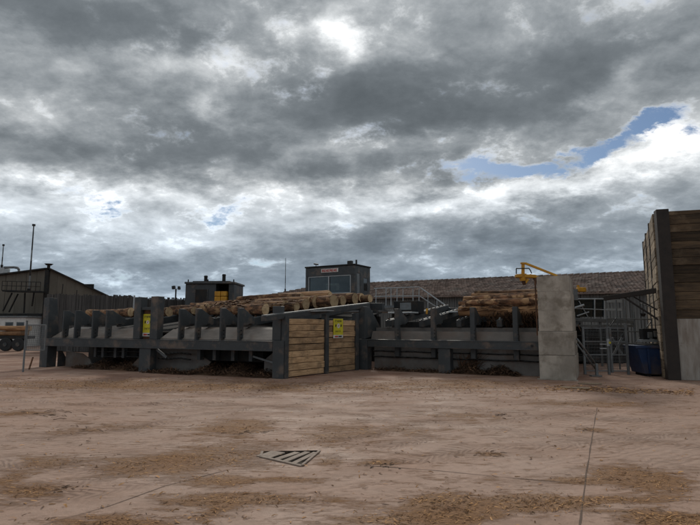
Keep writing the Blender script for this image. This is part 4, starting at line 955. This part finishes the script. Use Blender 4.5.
ou = thing('orange_unit', 'orange machine unit standing in the open bay of the machine house', 'machine', (mh.x-2.83+1.75, 29.75, 2.62), R(-2))
for x0, x1 in ((0, .34), (.36, .70)):
    for z0, z1 in ((.3, .62), (.64, .92)): MB().box(x0, x1, 0, .5, z0, z1).build('panel', 'orange', ou, bevel=.03)
MB().box(0, .7, .05, .5, -.2, .28).build('base', 'orange', ou, bevel=.02)
# stand for the unit
# ------------------------------------------------------------------ floodlights and antennas
def floodlight(u, v0, v1, Y, label, heads):
    p = at(u, v1, Y); t = thing('floodlight_pole', label, 'floodlight', (p.x, p.y, 0), 0, 'floodlight poles behind the left deck'); z = at(u, v0, Y).z
    MB().tube((0, 0, 0), (0, 0, z), .05, n=8).build('pole', 'steel_dark', t)
    for dx, dz, w_ in heads: MB().bar((dx-w_/2, -.02, z+dz), (dx+w_/2, -.06, z+dz+.03), .16, .22).build('lamp_head', 'black', t, bevel=.02); MB().bar((0, 0, z-.02), (dx, 0, z+dz), .03, .03).build('arm', 'black', t)
floodlight(175.5, 289, 300, 34, 'thin pole with two black floodlights left of the machine house', ((-.14, .08, .20), (.22, .05, .12)))
floodlight(237.5, 293, 302, 33, 'short pole with a black floodlight right of the machine house', ((-.05, .22, .26), (.12, .05, .2)))
def antenna(u, v0, v1, Y, r, lab, blob=False):
    p = at(u, v1, Y); z = at(u, v0, Y).z; t = thing('antenna', lab, 'antenna', (p.x, p.y, p.z), 0)
    L_ = z-p.z
    for a, b, m in ((0, .22, 'galv_dull'), (.22, .45, 'steel_dark'), (.45, .62, 'galv_dull'), (.62, 1, 'steel_dark')): MB().tube((0, 0, L_*a), (0, 0, L_*b), r*(1-.4*a), r*(1-.4*b), 6).build('mast_section', m, t)
    MB().tube((0, 0, -.15), (0, 0, .1), r*2, n=6).build('mount', 'steel_dark', t)
    if blob: MB().tube((0, 0, L_), (0, 0, L_+.15), r*1.8, n=6).build('tip', 'black', t)
antenna(285.2, 258, 290, 44.3, .035, 'lone thin whip antenna rising from the tiled shed roof left of the cabin')
# ------------------------------------------------------------------ dark boundary fence behind the left deck
def board_fence(uA, vA, YA, uB, vB, YB, n, label, m='fence'):
    a, b = at(uA, vA, YA), at(uB, vB, YB); t = thing('board_fence', label, 'fence', (a.x, a.y, 0), math.atan2(b.y-a.y, b.x-a.x)); L_ = math.hypot(b.x-a.x, b.y-a.y)
    for i in range(n):
        x = L_*i/n; z = a.z+(b.z-a.z)*i/n+random.uniform(-.05, .05); j = random.uniform(-.015, .015)
        MB().box(x, x+L_/n-.012, j, .03+j, 0.02, z).build('board', m, t)
    MB().box(0, L_, .125, .14, 0, min(a.z, b.z)-.08).build('backing_sheet', 'dark', t)
    for z in (.6, 1.8): MB().box(0, L_, .05, .12, z, z+.1).build('fence_rail', m, t)
board_fence(47, 294, 33, 134, 296, 30.5, 62, 'dark close-boarded fence behind the left half of the left deck')
board_fence(135.5, 297.5, 30.4, 186, 298.5, 32, 34, 'weathered grey paling fence running up to the machine house', 'fence')
p = at(133.6, 312, 29.8)
t = thing('pipe_post', 'single pale steel pipe post in front of the dark fence', 'post', (p.x, p.y, 0)); MB().tube((0, 0, 0), (0, 0, at(133.6, 296, 29.8).z), .05, n=10).build('post', 'galv', t); MB().tube((0, 0, at(133.6, 296, 29.8).z), (0, 0, at(133.6, 295.3, 29.8).z), .06, .03, 10).build('cap', 'galv', t)
# ------------------------------------------------------------------ large hall on the left
HY = 42.0
apx = at(48.5, 269, HY); rt = at(118, 301, HY+3); lf = at(-70, 284, HY+4)
HA = thing('industrial_hall', 'large brown clad hall with a low gable and high catwalk at the left edge', 'hall', (apx.x, apx.y, 0))
ho = Vector((apx.x, apx.y, 0))
def hz(u, v, Y): return at(u, v, Y)-ho
zb = hz(10, 313.5, HY).z
def sheets(pA, pB, zA0, zB0, zA1, zB1, n, nm='cladding_sheet'):
    for i in range(n):
        a, b = i/n, (i+1)/n-.002
        A, Bv = pA.lerp(pB, a), pA.lerp(pB, b); j = Vector((0, random.uniform(-.012, .012), 0))
        t0, t1 = zA1+(zB1-zA1)*a, zA1+(zB1-zA1)*b; s0, s1 = zA0+(zB0-zA0)*a, zA0+(zB0-zA0)*b
        vs = [Vector((A.x, A.y, s0))+j, Vector((Bv.x, Bv.y, s1))+j, Vector((Bv.x, Bv.y, t1))+j, Vector((A.x, A.y, t0))+j]; dd = Vector((0, .08, 0))
        MB().add(vs+[q+dd for q in vs], [(0, 1, 2, 3), (7, 6, 5, 4), (0, 4, 5, 1), (1, 5, 6, 2), (2, 6, 7, 3), (3, 7, 4, 0)]).build(nm, 'hall', HA)
pl, pm, pr = lf-ho, apx-ho, rt-ho
sheets(Vector((pl.x, pl.y, 0)), Vector((pm.x-.03, pm.y, 0)), zb, zb, pl.z, pm.z, 12)
sheets(Vector((pm.x+.03, pm.y, 0)), Vector((pr.x, pr.y, 0)), 0, 0, pm.z, pr.z, 8)
MB().bar(pl+Vector((0, -.05, .02)), pm+Vector((0, -.05, .02)), .5, .12).build('roof_edge', 'steel_dark', HA); MB().bar(pm+Vector((.07, -.05, .02)), pr+Vector((0, -.05, .02)), .5, .12).build('roof_edge', 'steel_dark', HA)
MB().add([pl, pm, pm+Vector((-17, 25, 0)), pl+Vector((-17, 25, 0)), pr, pr+Vector((-17, 25, 0))], [(0, 1, 2, 3), (1, 4, 5, 2)]).build('roof', 'hall', HA)
MB().box(pm.x-.15, pm.x+.15, pm.y-.2, pm.y+.0, 0, pm.z-.1).build('corner_column', 'steel_dark', HA)
MB().tube(pm+Vector((0, 0, .05)), pm+Vector((0, 0, .3)), .12, n=8).build('roof_vent', 'steel_dark', HA); MB().tube(pm+Vector((0, 0, .3)), pm+Vector((0, 0, .42)), .2, .34, 10).build('vent_cap', 'steel_dark', HA)
# open bay: lintel and near-black back wall, canopy shadow put into its colour
MB().box(pl.x, pm.x-.16, -.3, .3, zb-.22, zb-.005).build('lintel', 'steel_dark', HA, bevel=.02)
MB().box(pl.x, pm.x-.16, 7.9, 8, 0, zb+3).build('bay_shade_wall', 'dark', HA)
# catwalk
ca, cc = hz(5, 291, HY-1.0), hz(43, 292, HY-.6)
ctw = MB().bar(ca, cc, .9, .12).build('catwalk', 'steel_dark', HA)
m = MB()
for k in range(9):
    p = ca.lerp(cc, k/8)+Vector((0, -.4, 0)); m.tube(p, p+Vector((0, 0, .75)), .025, n=5)
for h in (.4, .75): m.tube(ca+Vector((0, -.4, h)), cc+Vector((0, -.4, h)), .025, n=5)
m.build('catwalk_railing', 'steel_dark', ctw)
for (u0, v0, u1, v1) in ((12, 293, 3, 311), (18, 294, 9, 312), (25, 293, 24, 313), (34, 293, 32, 306)): MB().tube(hz(u0, v0, HY-.7), hz(u1, v1, HY-.3), .06, n=6).build('brace', 'steel_dark', HA)
for u, v in ((63, 284), (77, 290)): MB().tube(hz(u, v, HY-.02), hz(u-1, v+10, HY-.02), .035, n=6).build('downpipe', 'steel_dark', HA)
t = thing('roof_duct', 'pale roof duct and exhaust pipe on top of the left hall', 'duct', at(2, 275, 44)-Vector((0, 0, 0)))
d0 = t.location.copy()
MB().box(-1.0, .35, -.3, .5, -.3, .6).build('duct_box', 'galv', t, bevel=.05)
m = MB(); pts = [at(u, v, 43.8)-d0 for u, v in ((4, 267.5), (14, 267.3), (18, 268), (19, 270), (19.2, 274))]
for a, b in zip(pts, pts[1:]): m.tube(a, b, .10, n=8)
m.build('exhaust_pipe', 'galv_dull', t, smooth=True)
antenna(29, 226, 290, 41.2, .07, 'tall striped antenna mast standing against the left hall', True)
antenna(1.8, 246, 266, 44, .05, 'short antenna at the very left above the roof duct', True)

# ------------------------------------------------------------------ trailer, office and mesh panel at the left edge
p = G(12, 349.5)
TR = thing('log_trailer', 'dark log trailer loaded with pale logs parked at the far left edge', 'trailer', (at(-6, 345, 33).x, 33, 0))
MB().box(-3, 2.0, 0, .9, .75, .95).build('chassis', 'steel_dark', TR, bevel=.02)
for x in (-1.6, -.45, .7, 1.5):
    wh = MB().tube((x, -.02, .42), (x, .24, .42), .42, n=18).build('wheel', 'black', TR, bevel=.04); MB().tube((x, -.05, .42), (x, -.021, .42), .13, n=12).build('rim', 'steel', wh)
for x in (-1.9, -.2, 1.9): MB().box(x, x+.09, -.02, .07, .95, 1.9).build('stake', 'steel_dark', TR)
for i, (dx, z) in enumerate(((0, 1.12), (.1, 1.42), (-.1, 1.13), (.05, 1.4))):
    make_log('log', TR.location+Vector((1.85+dx, .2+.33*(i//2), z)), Vector((1, 0, 0)), 4.2, .16, .15, '%s log of the %s pair loaded on the parked trailer' % ('upper' if i % 2 else 'lower', 'far' if i > 1 else 'near'), 'logs loaded on the trailer', 'peeled', 200+i)
t = thing('site_office', 'long white low building behind the log trailer under the hall', 'building', (at(-20, 330, 40).x, 40, 0))
zt_ = at(0, 317.5, 40).z
MB().box(-3, at(25, 330, 40).x-at(-20, 330, 40).x, 0, 2.5, 0, zt_).build('wall', 'white', t, bevel=.02)
MB().box(-3, 3.6, -.15, 2.6, zt_+.003, zt_+.12).build('roof', 'galv_dull', t)
for x in (.6, 1.9, 2.75): wn_ = MB().box(x, x+.6, -.02, -.003, zt_-.75, zt_-.35).build('window', 'galv_dull', t); MB().box(x+.05, x+.55, -.03, -.021, zt_-.7, zt_-.4).build('pane', 'glass', wn_)
p = G(23, 372)
t = thing('mesh_panel', 'grey steel mesh panel on a thin post left of the log deck', 'fence panel', (p.x, p.y, 0), R(-12))
MB().tube((0, 0, 0), (0, 0, at(23, 321, p.y).z), .03, n=8).build('post', 'galv_dull', t)
m = MB(); x1 = .75; zA, zB = at(23, 350, p.y).z, at(23, 325, p.y).z
for k in range(18): m.box(.05+k*x1/18, .05+k*x1/18+.008, 0, .012, zA, zB)
for k in range(14): z = zA+(zB-zA)*k/13; m.box(.05, .05+x1, .013, .020, z-.004, z+.004)
m.build('mesh', 'galv_dull', t, kind='stuff')
for a, b in (((.05, zA), (.05, zB)), ((.05+x1, zA), (.05+x1, zB)), ((.05, zB), (.05+x1, zB)), ((.05, zA), (.05+x1, zA))): MB().tube((a[0], 0, a[1]), (b[0], 0, b[1]), .02, n=6).build('frame', 'galv_dull', t)
pa = G(29, 370); o = MB().bar(pa+Vector((0, 0, .02)), at(33, 357, pa.y+.1), .06, .03).build('loose_stick', 'bark'); tag(o, 'loose wooden stick leaning by the mesh panel', 'stick')
# broken boards and rubble along the ground by the concrete wall
for (u, v, u2, v2) in ((560, 388, 590, 389.5), (578, 384, 602, 385)):
    a, b = G(u, v), G(u2, v2); o = MB().bar(a+Vector((0, 0, .02)), b+Vector((0, 0, .03)), .10, .03).build('loose_board', 'plank_grey', bevel=.005)
    tag(o, 'loose board lying on the ground in front of the concrete wall, %s one' % ('nearer' if v > 386 else 'farther'), 'board', 'loose boards by the concrete wall')
m = MB()
for _ in range(900):
    a = random.random(); u = 545+150*a; v = 388+a*5+random.gauss(0, 1.6); c = G(u, v); chips(m, (c.x, c.y), random.uniform(.03, .14), random.uniform(.01, .03), random.gauss(-.3, .9), 0, .2, .2)
for _ in range(1400):
    u = random.uniform(0, 540); v = 383+random.gauss(0, 4)+u*.012; c = G(u, v); chips(m, (c.x, c.y), random.uniform(.02, .10), random.uniform(.008, .02), random.gauss(-.3, .7), 0, .25, .3)
m.build('bark_litter', 'chip', kind='stuff')
